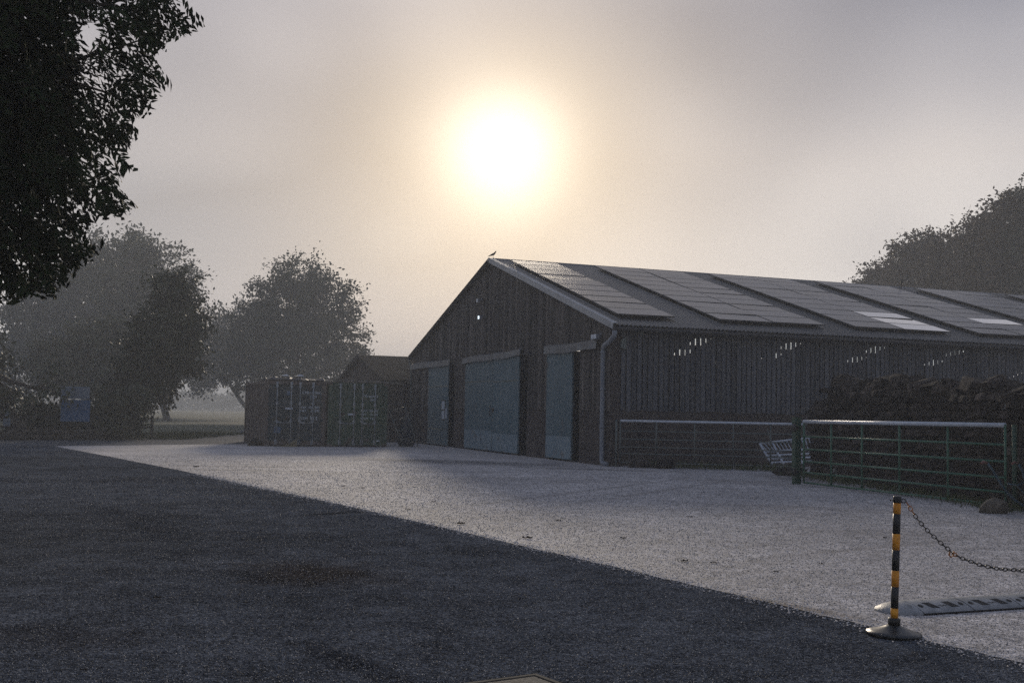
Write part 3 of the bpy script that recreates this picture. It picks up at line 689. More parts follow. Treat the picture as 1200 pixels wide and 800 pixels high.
mb = MB(); mb.bar((.2, 0, 0), (3.1, .02, -.09), .07, .06); mb.bar((3.02, .02, -.075), (3.32, -.02, -.16), .05, .04)
o = mb.build('timber_batten', M['timber_pale']); o.location = kp(2.35, -.02, 2.70); o.rotation_euler.z = BYAW
tag(o, 'long pale timber batten lying along the front top edge of the green container', 'batten')
# bits at the containers' feet
def rock_mesh(name, rx, ry, rz, seed, mat, sub=2):
    bm = bmesh.new(); bmesh.ops.create_icosphere(bm, subdivisions=sub, radius=1); rr = random.Random(seed)
    ph = [rr.uniform(0, 6) for _ in range(6)]
    for v in bm.verts:
        c = v.co; k = 1 + .16 * math.sin(3 * c.x + ph[0]) + .13 * math.sin(4 * c.y + ph[1] + 2 * c.z) + rr.uniform(-.07, .07)
        v.co = Vector((c.x * rx * k, c.y * ry * k, max(-.55, c.z) * rz * k))
    me = bpy.data.meshes.new(name); bm.to_mesh(me); bm.free(); me.materials.append(mat); return me
mb = MB(); mb.add([(0, 0, 0), (.62, 0, 0), (.62, .4, 0), (0, .4, 0), (.38, .05, .12), (.62, .02, .28), (.62, .38, .28), (.38, .35, .12)], [(0, 3, 2, 1), (0, 1, 5, 4), (3, 7, 6, 2), (4, 5, 6, 7), (0, 4, 7, 3), (1, 2, 6, 5)])
o = mb.build('wedge', M['ochre']); o.location = kp(.62, -.5, .004); o.rotation_euler.z = BYAW; tag(o, 'muddy ochre wedge lying on the ground against the teal container doors', 'wedge')
o = link('stone', rock_mesh('stone', .30, .22, .22, 5, M['stone'])); o.location = kp(-.25, .3, .1); tag(o, 'dark stone at the outer foot of the rusty brown container side', 'stone')
# leaning hurdle and folded tarp between container and barn
hd = empty('metal_hurdle', kp(5.02, -.1, 0), BYAW, 'thin metal hurdle leaning in the gap between green container and barn', 'hurdle')
mb = MB(); mb.tube([(.0, .2, 1.55), (.55, -.3, .02)], .022, 6); mb.tube([(.75, .5, 1.75), (1.25, .0, .02)], .022, 6); mb.build('upright', M['galv_dull'], hd)
for f in (.06, .3, .55, .8):
    mb = MB(); a = Vector((0, .2, 1.55)).lerp(Vector((.55, -.3, .02)), f); b = Vector((.75, .5, 1.75)).lerp(Vector((1.25, 0, .02)), f); mb.tube([a, b], .016, 6); mb.build('rail', M['galv_dull'], hd)
mb = MB(); prof = [(.30, 0), (.36, .12), (.34, .5), (.26, .9), (.14, 1.2), (.04, 1.28)]
mb.lathe(prof, 10); o = mb.build('covered_barrel', M['sign_grey']); o.location = kp(6.1, 1.1, 0)
rr = random.Random(4)
for v in o.data.vertices: v.co.x += rr.uniform(-.05, .05); v.co.y += rr.uniform(-.05, .05)
o.data.materials[0] = M['dull_cover']; tag(o, 'drooping dull blue cover over something upright beside the barn corner', 'cover')

# ------------------------------------------------------------------ gates
def gate(a_top, a_bot, b_top, b_bot, label, top_mat, rail_mat, rel, stiles, r_top, r_rail, name='field_gate'):
    """a, b: ends of the gate; rel: heights of the rails as fractions from top (0) to bottom (1)"""
    a_top, a_bot, b_top, b_bot = map(Vector, (a_top, a_bot, b_top, b_bot))
    org = Vector((a_bot.x, a_bot.y, 0)); g = empty(name, org, 0, label, 'gate', 'field gates beside the barn')
    P = lambda f, h: (a_top.lerp(b_top, f)).lerp(a_bot.lerp(b_bot, f), h) - org
    q = MB(); q.tube([P(0, 0), P(1, 0)], r_top, 10); q.build('top_rail', top_mat, g)
    for h in rel[1:]:
        q = MB(); q.tube([P(0, h), P(.5, h), P(1, h)], r_rail, 8); q.build('rail', rail_mat, g)
    for f in stiles:
        q = MB(); q.tube([P(f, -.01), P(f, 1.0)], r_rail * 1.1, 8); q.build('stile', rail_mat, g)
    return g, P
g1_, P1 = gate((3.168, 32.27, 1.33), (3.168, 32.27, .14), (8.235, 31.32, 1.33), (8.235, 31.32, .14), 'dull galvanised field gate with a bright top rail closing the gap beside the barn', M['galv'], M['galv_dull'],
               [0, .245, .44, .63, .79, 1.0], (0, .2, .41, .62, .82, 1), .036, .019)
g2_, P2 = gate((6.66, 25.4, 1.425), (6.66, 25.4, .055), (8.64, 19.54, 1.45), (8.64, 19.54, .055), 'green painted field gate with a bright galvanised top rail in front of the stone wall', M['galv'], M['gate_green'],
               [0, .245, .455, .655, .835, 1.0], (0, .17, .345, .54, .765, 1), .042, .022)
# green hinge post
gp = empty('gate_post', (6.56, 25.66, 0), R(18), 'stout square dark green steel post hanging the green gate', 'post')
mb = MB(); mb.box(-.075, .075, -.075, .075, -.02, 1.50); mb.box(-.082, .082, -.082, .082, 1.50, 1.52); mb.build('shaft', M['post_green'], gp)
for z in (.28, 1.28):
    mb = MB(); mb.tube([(-.13, -.1, z - .09), (-.13, -.1, z + .09)], .04, 8); mb.bar((-.13, -.08, z), (0, -.09, z), .05, .05); mb.build('hinge', M['black_plastic'], gp)
gq = empty('gate_post', (8.72, 19.36, 0), R(18), 'slim dark green post latching the green gate near the barrow handles', 'post')
mb = MB(); mb.tube([(0, 0, -.02), (0, 0, 1.46)], .045, 10); mb.build('shaft', M['post_green'], gq)
mb = MB(); mb.bar((-.05, .03, 1.1), (.0, 0, .75), .02, .02); mb.bar((0, 0, .75), (.12, .0, .62), .02, .02); mb.build('latch_chain', M['post_green'], gq)
gb = empty('gate_post', (3.06, 32.31, 0), BYAW, 'thin galvanised post hinging the field gate at the barn corner', 'post')
mb = MB(); mb.tube([(0, 0, -.02), (0, 0, 1.36)], .03, 8); mb.build('shaft', M['galv_dull'], gb)

# hay rack behind the galvanised gate
hr = empty('hay_rack', (7.6, 32.9, 0), 0, 'galvanised hay rack with slanted bars leaning behind the gate by the barn wall', 'hay rack')
YR = 32.8
def hp(px, py, dy=0): return at(px, py, YR + dy) - Vector((7.6, 32.9, 0))
mb = MB(); mb.tube([hp(890, 519.5, .3), hp(952, 512, .3)], .028, 7); mb.tube([hp(898, 529, .0), hp(954, 526, .0)], .036, 7); mb.build('rail', M['galv'], hr)
mb = MB(); mb.tube([hp(900, 533.5), hp(954, 531)], .032, 7); mb.tube([hp(902, 537.5, -.1), hp(954, 535.5, -.1)], .03, 7); mb.tube([hp(905, 541.5, -.2), hp(954, 540, -.2)], .026, 7); mb.build('trough', M['galv'], hr)
for k in range(15):
    f = k / 14; a = hp(891, 519.4, .3).lerp(hp(952, 512, .3), f); b = hp(899, 529).lerp(hp(954, 526), min(1, f + .02))
    mb = MB(); mb.tube([a, b], .013, 5); mb.build('bar', M['galv'], hr)
for (x0, y0, x1, y1) in ((890, 519.5, 905, 544), (905.5, 519, 918, 543.5), (928, 515, 940, 543)):
    mb = MB(); mb.tube([hp(x0, y0, .25), hp(x1, y1, -.25)], .034, 7); mb.build('leg', M['galv'], hr)
mb = MB(); mb.tube([hp(899, 502, .6), hp(903, 517, .35)], .018, 6); mb.build('stay', M['galv_dull'], hr)
for (px, py, ry, s, lab) in ((925, 557, 29.6, (.42, .26, .15), 'flat dark stone lying beside the foot of the green hinge post'), (1163, 601, 18.3, (.235, .17, .17), 'rounded grey brown rock holding the free end of the green gate')):
    o = link('rock', rock_mesh('rock', *s, int(px), M['rock'] if px > 1000 else M['stone'])); p = gnd(px, py); o.location = (p.x, p.y, s[2] * .5); tag(o, lab, 'rock')
# block and weeds below the galvanised gate
for (f, sx, lab) in ((.12, .42, 'dark low block under the galvanised gate, nearest the barn corner'), (.25, .36, 'dark low block under the galvanised gate, further from the barn corner')):
    p = Vector((3.168, 32.27, 0)).lerp(Vector((8.235, 31.32, 0)), f); me = rock_mesh('block', sx, .22, .18, int(f * 100), M['stone'], 2)
    o = link('block', me); o.location = (p.x, p.y - .1, .07); tag(o, lab, 'block', 'dark blocks under the gate')

# ------------------------------------------------------------------ stone wall behind the green gate
WA, WB = Vector((7.93, 29.6, 0)), Vector((9.05, 18.6, 0)); WE = Vector((9.75, 10.0, 0))
sw = empty('stone_wall', WA, 0, 'high dark drystone wall with a rough rubble top behind the green gate', 'wall')
wd = (WB - WA).normalized(); wnm = Vector((-wd.y, wd.x, 0)); wnm = -wnm if wnm.x > 0 else wnm      # face towards the yard
wlen = (WB - WA).length
def wall_top(a):
    return 1.84 if a < .95 else 2.30 - .03 * a + .05 * math.sin(a * 1.7)
mb = MB()
zs = [(a, wall_top(a) - .12) for a in np.linspace(0.1, wlen, 20)]
v = []
for a, z in zs:
    c = wd * a
    v += [c + wnm * (-.10), c + wnm * (-.70), c + wnm * (-.62) + Vector((0, 0, z)), c + wnm * (-.16) + Vector((0, 0, z))]
f = [(i * 4 + j, i * 4 + (j + 1) % 4, i * 4 + 4 + (j + 1) % 4, i * 4 + 4 + j) for i in range(len(zs) - 1) for j in range(4)] + [(0, 1, 2, 3), tuple(range(len(v) - 1, len(v) - 5, -1))]
mb.add(v, f); mb.build('wall_core', M['stone_core'], sw)
def stone_mesh(seed):
    rr = random.Random(seed); bm = bmesh.new(); bmesh.ops.create_cube(bm, size=1)
    bmesh.ops.bevel(bm, geom=bm.edges[:], offset=.2, segments=1, affect='EDGES')
    for v in bm.verts: v.co += Vector((rr.uniform(-.09, .09), rr.uniform(-.09, .09), rr.uniform(-.09, .09)))
    me = bpy.data.meshes.new('stone'); bm.to_mesh(me); bm.free(); me.materials.append(M['stone']); return me
SM = [stone_mesh(k) for k in range(9)]
rr = random.Random(21); z = 0.0; cnt = 0
stones = []
while z < 2.3:
    h = rr.uniform(.10, .20); a = rr.uniform(-.1, .1)
    while a < wlen:
        w = rr.uniform(.18, .5) * (.85 if z > 1.5 else 1)
        if z + h * .7 < wall_top(a + w / 2): stones.append((a + w / 2, z + h / 2 + rr.uniform(-.02, .02), w, h * rr.uniform(.92, 1.12), rr.uniform(-.06, .07), rr.randrange(9)))
        a += w * .97
    z += h * .96
stones = [s for s in stones]
rotz = math.atan2(wd.y, wd.x)
big = sorted(stones, key=lambda s: -s[2] * s[3])
# stones that show largest: those above ground haze of the gate first, nearest end first
for i, (a, z, w, h, d, k) in enumerate(big):
    if i < 250:
        c = wd * a + wnm * (-.16 + d) + Vector((0, 0, z))
        link('stone', SM[k], sw, loc=c, rot=(rr.uniform(-.08, .08), rr.uniform(-.07, .07), rotz + rr.uniform(-.05, .05)), scale=(w * 1.02, .42, h * 1.05))
rest = MB()
def merge_stone(mb, k, loc, rot, sc):
    mt = Matrix.Translation(loc) @ Matrix.Rotation(rot, 4, 'Z') @ Matrix.Diagonal((*sc, 1)); me = SM[k]
    mb.add([mt @ v.co for v in me.vertices], [tuple(p.vertices) for p in me.polygons])
for (a, z, w, h, d, k) in big[250:]:
    merge_stone(rest, k, wd * a + wnm * (-.16 + d) + Vector((0, 0, z)), rotz + rr.uniform(-.05, .05), (w * 1.02, .42, h * 1.05))
# far and off-frame part of the wall, and the wall's end
wl2 = (WE - WB).length; wd2 = (WE - WB).normalized()
for _ in range(160):
    a = rr.uniform(0, wl2); z = rr.uniform(.05, 2.3); merge_stone(rest, rr.randrange(9), (WB - WA) + wd2 * a + wnm * (-.2 + rr.uniform(-.04, .04)) + Vector((0, 0, z)), math.atan2(wd2.y, wd2.x), (rr.uniform(.4, .7), .45, rr.uniform(.18, .3)))
for _ in range(26):
    z = rr.uniform(.05, 1.75); merge_stone(rest, rr.randrange(9), wnm * (-rr.uniform(.2, .62)) + wd * rr.uniform(.0, .08) + Vector((0, 0, z)), rotz, (.3, .34, .2))
o = rest.build('small_stones', M['stone'], sw); o['kind'] = 'stuff'
mb = MB(); v = []
for c in (WB - WA, WE - WA): v += [c + wnm * -.22, c + wnm * -.7, c + wnm * -.7 + Vector((0, 0, 2.3)), c + wnm * -.22 + Vector((0, 0, 2.3))]
mb.add(v, [(0, 1, 5, 4), (1, 2, 6, 5), (2, 3, 7, 6), (3, 0, 4, 7), (0, 3, 2, 1), (4, 5, 6, 7)]); mb.build('wall_core', M['stone_core'], sw)
# rough coping stones
a = .9
while a < wlen:
    w = rr.uniform(.2, .62); hgt = rr.uniform(.14, .44)
    link('coping_stone', SM[rr.randrange(9)], sw, loc=wd * (a + w / 2) + wnm * (-.32 + rr.uniform(-.08, .08)) + Vector((0, 0, wall_top(a) + hgt * .22)), rot=(rr.uniform(-.3, .3), rr.uniform(-.3, .3), rotz + rr.uniform(-.4, .4)), scale=(w * 1.15, .5, hgt))
    a += w * .85
a = .05
while a < .95:
    w = rr.uniform(.2, .35); link('coping_stone', SM[rr.randrange(9)], sw, loc=wd * (a + w / 2) + wnm * -.3 + Vector((0, 0, 1.9)), rot=(0, rr.uniform(-.15, .15), rotz), scale=(w * 1.1, .5, .17)); a += w

# ------------------------------------------------------------------ barrow with two blue handles, standing up behind the gate end
bk = empty('hand_barrow', (9.35, 18.2, 0), 0, 'upended hand barrow with two blue tubular handles ending in faded red grips', 'barrow')
BO = Vector((9.35, 18.2, 0))
for pts in ([(1157, 542.5), (1163, 550), (1170, 562), (1180, 577), (1190, 586), (1206, 596)], [(1193, 543), (1198, 551), (1201, 562), (1207, 574), (1216, 584), (1228, 590)]):
    q = MB(); P_ = [at(x, y, 18.6 + k * .05) - BO for k, (x, y) in enumerate(pts)]; q.tube(P_, .020, 7); hnd = q.build('handle', M['hose'], bk)
    x, y = pts[0]; q = MB(); q.tube([at(x - 7, y + .3, 18.56) - BO, at(x - 4, y - 1.6, 18.58) - BO, P_[0]], .022, 7); q.build('grip', M['grip'], hnd)
q = MB(); q.tube([at(1181, 566.5, 18.7) - BO, at(1192, 568.5, 18.7) - BO, at(1203, 564, 18.8) - BO], .014, 6); q.tube([at(1190, 567.5, 18.7) - BO, at(1200, 577, 18.75) - BO, at(1212, 583, 18.8) - BO], .012, 6); q.build('brace', M['hose'], bk)
q = MB(); q.add([(-.35, .3, .06), (.35, .3, .06), (.45, .25, .75), (-.1, .25, .75), (-.2, .5, .12), (.25, .5, .12), (.3, .45, .65), (0, .45, .65)], [(0, 1, 2, 3), (7, 6, 5, 4), (0, 4, 5, 1), (1, 5, 6, 2), (2, 6, 7, 3), (3, 7, 4, 0)])
tr_ = q.build('tray', M['hose'], bk); tr_.location = (.55, .1, 0)
q = MB(); q.tube([(.95, .25, .06), (1.02, .25, .26), (1.2, .25, .32), (1.34, .25, .2), (1.3, .25, .05), (1.14, .25, -.0), (.95, .25, .06)], .04, 8); q.build('wheel', M['black_plastic'], bk)

# ------------------------------------------------------------------ chain post, chain, ramp, cover
def chain_post(loc, lean, label):
    b = empty('chain_post', loc, 0, label, 'bollard', 'banded chain posts'); b.rotation_euler = lean
    q = MB(); q.lathe([(.185, 0), (.190, .012), (.188, .018), (.150, .028), (.10, .044), (.06, .060), (.045, .07)], 40); q.build('base', M['base_rubber'], b)
    q = MB(); q.lathe([(.042, .07), (.042, .115), (.034, .118)], 20); q.build('collar', M['black_plastic'], b)
    zs = [(.118, .185, 1), (.185, .335, 0), (.335, .447, 1), (.447, .592, 0), (.592, .705, 1), (.705, .845, 0), (.845, .922, 1)]
    for z0, z1, og in zs:
        q = MB(); q.lathe([(.026, z0), (.026, z1)], 20); q.build('band', M['orange'] if og else M['black_plastic'], b)
    q = MB(); q.lathe([(.0275, .922), (.029, .926), (.029, .962), (.026, .968), (.006, .970)], 20); q.build('cap', M['black_plastic'], b)
    for sg in (1, -1):
        q = MB(); pts = [(sg * (.028 + .016 + .018 * math.cos(a)), -.004 + .0 * sg, .938 + .013 * math.sin(a)) for a in np.linspace(-math.pi, math.pi, 11)]
        if sg < 0: pts = [(-.02, 0, .936), (-.055, -.02, .938), (-.062, -.03, .942)]
        q.tube(pts, .0042, 5); q.build('hook', M['black_plastic'], b)
    return b
pb = gnd(1047.5, 743.5); pb.z = 0.001
chain_post(pb, (0, R(1.6), 0), 'black and orange banded chain post on a round rubber base, at the tarmac edge')
pb2 = Vector((4.62, 8.25, 0.001))
chain_post(pb2, (0, R(-1), 0), 'black and orange banded chain post standing beyond the right end of the speed ramp')
def link_mesh(mat):
    q = MB(); pts = []
    n = 10
    for k in range(n):
        a = 2 * math.pi * k / n; pts.append(Vector((.021 * math.cos(a), .0125 * math.sin(a), 0)))
    vs = []; fs = []; m_ = 4
    for k in range(n):
        d = (pts[(k + 1) % n] - pts[k - 1]).normalized(); x = Vector((d.y, -d.x, 0))
        for j in range(m_):
            b = 2 * math.pi * j / m_ + .78; vs.append(pts[k] + x * math.cos(b) * .0042 + Vector((0, 0, 1)) * math.sin(b) * .0042)
    for k in range(n):
        for j in range(m_): fs.append((k * m_ + j, k * m_ + (j + 1) % m_, ((k + 1) % n) * m_ + (j + 1) % m_, ((k + 1) % n) * m_ + j))
    q.add(vs, fs, 0, True); return q.mesh('link', mat)
LB, LO = link_mesh(M['black_plastic']), link_mesh(M['chain_orange'])
A = Vector((pb.x + .092, pb.y - .004, .925)); ctrl_px = [(1075, 608), (1090, 624.5), (1105, 638), (1118.4, 649.4), (1129, 654.5), (1150, 662), (1171, 666.4), (1200, 668.3), (1230, 664)]
path = [A] + [at(x, y, pb.y + (pb2.y - pb.y) * (x - 1062) / 300) for x, y in ctrl_px]
B_ = Vector((pb2.x - .06, pb2.y, .93)); last = path[-1]
for k in range(1, 8):
    f = k / 7; path.append(last.lerp(B_, f) - Vector((0, 0, .14 * math.sin(math.pi * f) * (1 - f * .3))))
ch = empty('chain', A, 0, 'sagging plastic chain of black links with a few orange ones, hung from the banded post', 'chain')
seg = [(path[i + 1] - path[i]).length for i in range(len(path) - 1)]; total = sum(seg); nl = int(total / .0335)
def on_path(d):
    for i, L_ in enumerate(seg):
        if d <= L_ or i == len(seg) - 1: return path[i].lerp(path[i + 1], min(1, d / L_)), (path[i + 1] - path[i]).normalized()
        d -= L_
for k in range(nl):
    p_, d_ = on_path((k + .5) * total / nl)
    rot = d_.to_track_quat('X', 'Z').to_matrix() @ Matrix.Rotation(R(90) * (k % 2) + R(20), 3, 'X')
    frac = (k + .5) * total / nl; orange = frac < .105 or .50 < frac < .545
    link('link', LO if orange else LB, ch, loc=p_ - A, rot=rot.to_euler())
# hook where the two lengths of chain are joined
jp, jd = on_path(.49); q = MB(); q.tube([Vector((-.01, 0, .01)), Vector((-.018, 0, -.02)), Vector((-.005, 0, -.036)), Vector((.012, 0, -.024)), Vector((.016, 0, .008))], .006, 6); q.build('joining_hook', M['chain_orange'], ch, loc=jp - A)

# speed ramp: half round end and sections
ra, rb = gnd(1037, 716.5), gnd(1200, 706.5)
rdir = (rb - ra).normalized(); rn = Vector((-rdir.y, rdir.x, 0)); rang = math.atan2(rdir.y, rdir.x)
ramp_o = empty('speed_ramp', Vector((ra.x, ra.y, .002)), rang, 'low grey rubber speed ramp with black inlays lying across the pale yard', 'speed ramp')
RWD, RHT = .44, .074
prof = [(-.5, 0), (-.495, .24), (-.36, .55), (-.2, .86), (0, 1.0), (.2, .86), (.36, .55), (.495, .24), (.5, 0)]
def ramp_section(x0, x1):
    q = MB(); v = [(x, a * RWD, b * RHT) for x in (x0, x1) for a, b in prof]; n = len(prof)
    q.add(v, [(k, k + 1, n + k + 1, n + k) for k in range(n - 1)], 0, True); q.add(v, [tuple(range(n)), tuple(range(2 * n - 1, n - 1, -1)), (0, n, 2 * n - 1, n - 1)])
    o = q.build('ramp_section', M['ramp'], ramp_o)
    L_ = x1 - x0
    def on(xf, yf): # point on the slope facing the road
        y = -yf; hh = np.interp(abs(yf), [0, .2, .36, .495], [1, .86, .55, .16]); return (x0 + L_ * xf, y * RWD, hh * RHT + .0025)
    for xf in (.30, .70):
        q = MB(); w = .12
        q.add([on(xf - w, .17), on(xf + w * .3, .17), on(xf + w, .37), on(xf - w * .3, .37)], [(0, 1, 2, 3)]); q.build('inlay', M['ramp_dark'], o)
    for xf in (.09, .91):
        q = MB(); c = on(xf, .28); n_ = 10
        q.add([on(xf + .045 * math.cos(2 * math.pi * k / n_), .28 + .055 * math.sin(2 * math.pi * k / n_)) for k in range(n_)], [tuple(range(n_ - 1, -1, -1))]); q.build('bolt_hole', M['ramp_dark'], o)
    q = MB()
    for (xa, ya, xb, yb) in ((.44, .27, .50, .31), (.50, .31, .56, .28), (.56, .28, .60, .30)):
        q.add([on(xa, ya), on(xb, yb), on(xb, yb + .02), on(xa, ya + .02)], [(0, 1, 2, 3)])
    q.build('moulded_mark', M['ramp_dark'], o)
q = MB(); q.box(.19, 3.25, -.5 * RWD - .006, .5 * RWD, -.001, .0125); q.build('base_shadow_strip', M['ramp_dark'], ramp_o)  # black plate: front lip paints in the ramp's shadow line, rest shows at joints
x = .20
for k in range(6):
    ramp_section(x, x + .495); x += .509
q = MB(); v = []; n = 12
for k in range(n + 1):
    a = math.pi / 2 + math.pi * k / n
    for f, h in ((1.0, 0), (.985, .16), (.72, .55), (.4, .86), (0.0, 1.0)):
        v.append((.195 + f * .24 * math.cos(a), f * .5 * RWD * math.sin(a), h * RHT))
fs = [(k * 5 + j, (k + 1) * 5 + j, (k + 1) * 5 + j + 1, k * 5 + j + 1) for k in range(n) for j in range(4)]
q.add(v, fs, 0, True); rc = q.build('ramp_end', M['ramp'], ramp_o)
q = MB(); c = Vector((.115, -.115, .0445)); q.add([c + Vector((.022 * math.cos(2 * math.pi * k / 10), .024 * math.sin(2 * math.pi * k / 10), .0 + .006 * math.sin(2 * math.pi * k / 10))) for k in range(10)], [tuple(range(10))]); q.build('bolt_hole', M['ramp_dark'], rc)

# inspection cover at the bottom of the frame
ca, cb, cc = gnd(628, 789.5), gnd(550, 800), gnd(664, 801.5)
ux, uy = (cb - ca).normalized(), (cc - ca).normalized()
uy = (uy - ux * uy.dot(ux)).normalized()
cov = empty('inspection_cover', ca, math.atan2(ux.y, ux.x), 'square inspection cover with a worn pale rim set in the dark tarmac', 'cover')
sg = 1 if (Vector((-ux.y, ux.x, 0))).dot(uy) > 0 else -1
q = MB(); SZ = .62
q.box(0, SZ, min(0, sg * .03), max(0, sg * .03), -.02, .006); q.box(0, SZ, min(sg * (SZ - .03), sg * SZ), max(sg * (SZ - .03), sg * SZ), -.02, .006)
q.box(0, .03, min(sg * .03, sg * (SZ - .03)), max(sg * .03, sg * (SZ - .03)), -.02, .006); q.box(SZ - .03, SZ, min(sg * .03, sg * (SZ - .03)), max(sg * .03, sg * (SZ - .03)), -.02, .006)
q.build('frame', M['cover_frame'], cov)
q = MB(); q.box(.042, SZ - .042, min(sg * .042, sg * (SZ - .042)), max(sg * .042, sg * (SZ - .042)), -.02, .002); q.build('lid', M['cover'], cov)

# fallen leaves and twigs
def leaf_litter(seed):
    rr = random.Random(seed); q = MB(); v = []
    for k, (x, w) in enumerate([(-.5, .02), (-.25, .2), (.0, .27), (.28, .2), (.5, .01)]):
        z = .10 * abs(math.sin(k * 1.3 + seed)) + .02
        v += [(x, -w, z + .12 * w + rr.uniform(0, .1)), (x, 0, z * .4 + .01), (x, w, z + rr.uniform(0, .22))]
    q.add(v, [(3 * i + j, 3 * i + 3 + j, 3 * i + 4 + j, 3 * i + 1 + j) for i in range(4) for j in range(2)])
    return q.mesh('fallen_leaf', M['leaf_litter'])
LM = [leaf_litter(k) for k in range(4)]
on_yard = [(478, 597, 8), (540, 614, 12), (618, 631, 13), (654, 610, 7), (508, 588, 7), (730, 631, 9), (802, 658, 11), (836, 660, 9), (808, 606, 8), (909, 670, 7), (963, 661, 7), (1037, 630, 7), (230, 547, 9), (425, 572, 6), (402, 570, 6), (756, 611, 4), (1120, 720, 5), (1131, 728, 5)]
on_tar = [(96, 546, 9), (184, 701, 18), (98, 786, 17), (238, 676, 7), (289, 707, 14), (548, 683, 7), (374, 622, 6)]
for lst, lab, grp in ((on_yard, 'small dark fallen leaf lying on the pale yard', 'fallen leaves on the pale yard'), (on_tar, 'small dark fallen leaf lying on the dark tarmac', 'fallen leaves on the dark tarmac')):
    for i, (x, y, w) in enumerate(lst):
        p = gnd(x, y); sz = w * p.y / FPX * (.9 if lst is on_yard else .6)
        o = link('fallen_leaf', LM[i % 4]); o.location = (p.x, p.y, .004); o.rotation_euler = (0, 0, random.uniform(-.5, .5) + (math.pi if i % 2 else 0)); o.scale = (sz, sz, sz * .9)
        tag(o, lab, 'leaf', grp)

# ------------------------------------------------------------------ birds on the ridge
def bird(name, loc, rotz, size, upright, label):
    b = empty(name, loc, rotz, label, 'bird', 'birds perched on the barn ridge')
    me = bpy.data.meshes.new('body')
    if upright: jo = [((-.30, 0, .10), .035), ((-.12, 0, .22), .075), ((.0, 0, .42), .14), ((.05, 0, .62), .125), ((.08, 0, .78), .075), ((.10, 0, .90), .08), ((.17, 0, .90), .03), ((.23, 0, .885), .012)]
    else: jo = [((-.52, 0, .17), .03), ((-.36, 0, .21), .05), ((-.16, 0, .32), .10), ((.06, 0, .40), .145), ((.20, 0, .50), .11), ((.26, 0, .63), .075), ((.28, 0, .72), .08), ((.36, 0, .73), .03), ((.42, 0, .715), .012)]
    vs = []; fs = []; n = 8
    for i, (c, r) in enumerate(jo):
        c = Vector(c); d = (Vector(jo[min(i + 1, len(jo) - 1)][0]) - Vector(jo[max(i - 1, 0)][0])).normalized(); y = Vector((0, 1, 0)); x = d.cross(y)
        for k in range(n): a = 2 * math.pi * k / n; vs.append((c + (x * math.cos(a) + y * math.sin(a) * .85) * r) * size)
    for i in range(len(jo) - 1):
        for k in range(n): fs.append((i * n + k, i * n + (k + 1) % n, (i + 1) * n + (k + 1) % n, (i + 1) * n + k))
    fs += [tuple(range(n - 1, -1, -1)), tuple(range((len(jo) - 1) * n, len(jo) * n))]
    me.from_pydata([tuple(v) for v in vs], [], fs); me.materials.append(M['bird'])
    for p in me.polygons: p.use_smooth = True
    o = link('body', me, b); sm = o.modifiers.new('s', 'SUBSURF'); sm.levels = 1; sm.render_levels = 1
    for sgn in (-1, 1):
        q = MB(); q.tube([Vector((.04, .05 * sgn, .3)) * size, Vector((.05, .05 * sgn, .0)) * size, Vector((.12, .05 * sgn, .0)) * size], .018 * size, 5); q.build('leg', M['bird'], b)
        q = MB(); q.add([Vector(p) * size for p in ((.14, .11 * sgn, .48), (.0, .145 * sgn, .46), (-.3, .06 * sgn, .25), (-.1, .12 * sgn, .30))] if not upright else [Vector(p) * size for p in ((.05, .13 * sgn, .66), (-.06, .15 * sgn, .5), (-.26, .05 * sgn, .14), (.02, .14 * sgn, .36))], [(0, 1, 2, 3)]); q.build('wing', M['bird'], b)
    return b
p = bw(-.02, TR, RH + .085); bird('bird', p, R(5), .36, False, 'dark bird facing right, perched at the gable end of the barn ridge')
s_b = min(np.linspace(5, 34, 600), key=lambda s: abs(600 + FPX * (bw(s, TR, RH).x / (bw(s, TR, RH).y * math.cos(PITCH) + (RH - CAMH) * math.sin(PITCH))) + 2.0 - 1057))
p = bw(s_b, TR, RH + .085); bird('bird', p, R(250), .42, True, 'dark upright bird perched far along the barn ridge before the trees')

# ------------------------------------------------------------------ fence, low wall, sign at the far left
FA, FB = Vector((-24.5, 42.6, 0)), Vector((-16.3, 51.0, 0))
fd = (FB - FA).normalized()
fe = empty('rail_fence', FA, 0, 'dark timber post and rail fence at the edge of the grass under the left trees', 'fence')
fl = (FB - FA).length
for k in range(7):
    a = fl - .02 - k * 1.9 if k else fl - .02
    if k == 1: a = fl - .62
    c = fd * a; q = MB(); q.box(c.x - .055, c.x + .055, c.y - .055, c.y + .055, -.05, 1.06); q.build('post', M['fence'], fe)
for z in (.50, .93):
    for k in range(5):
        a0, a1 = fl - .05 - k * 2.3, fl - .05 - (k + 1) * 2.3
        if z > .9 and k > 2: continue
        q = MB(); q.bar(fd * a0 + Vector((.05, -.08, z + random.uniform(-.03, .03))), fd * a1 + Vector((.05, -.08, z + random.uniform(-.03, .03))), .04, .10); q.build('rail', M['fence'], fe)
lw = empty('low_stone_wall', (-22.5, 44.0, 0), 0, 'low tumbled stone wall along the tarmac edge below the timber rail', 'wall')
q = MB(); rr = random.Random(12); La, Lb = Vector((-24.6, 42.0, 0)), Vector((-17.6, 48.9, 0)); ld = (Lb - La).normalized()
for _ in range(420):
    f = rr.random(); z = rr.uniform(.03, .36); merge_stone(q, rr.randrange(9), La.lerp(Lb, f) + Vector((rr.uniform(-.15, .15), rr.uniform(-.15, .15), z)) - Vector((-22.5, 44.0, 0)), math.atan2(ld.y, ld.x) + rr.uniform(-.4, .4), (rr.uniform(.2, .42), rr.uniform(.2, .32), rr.uniform(.1, .18)))
o = q.build('stones', M['low_stone'], lw); o['kind'] = 'stuff'
sg_ = empty('sign_board', (-18.5, 47.7, 0), 0, 'blue notice board with a pale lettered line under a grey header, on posts', 'sign')
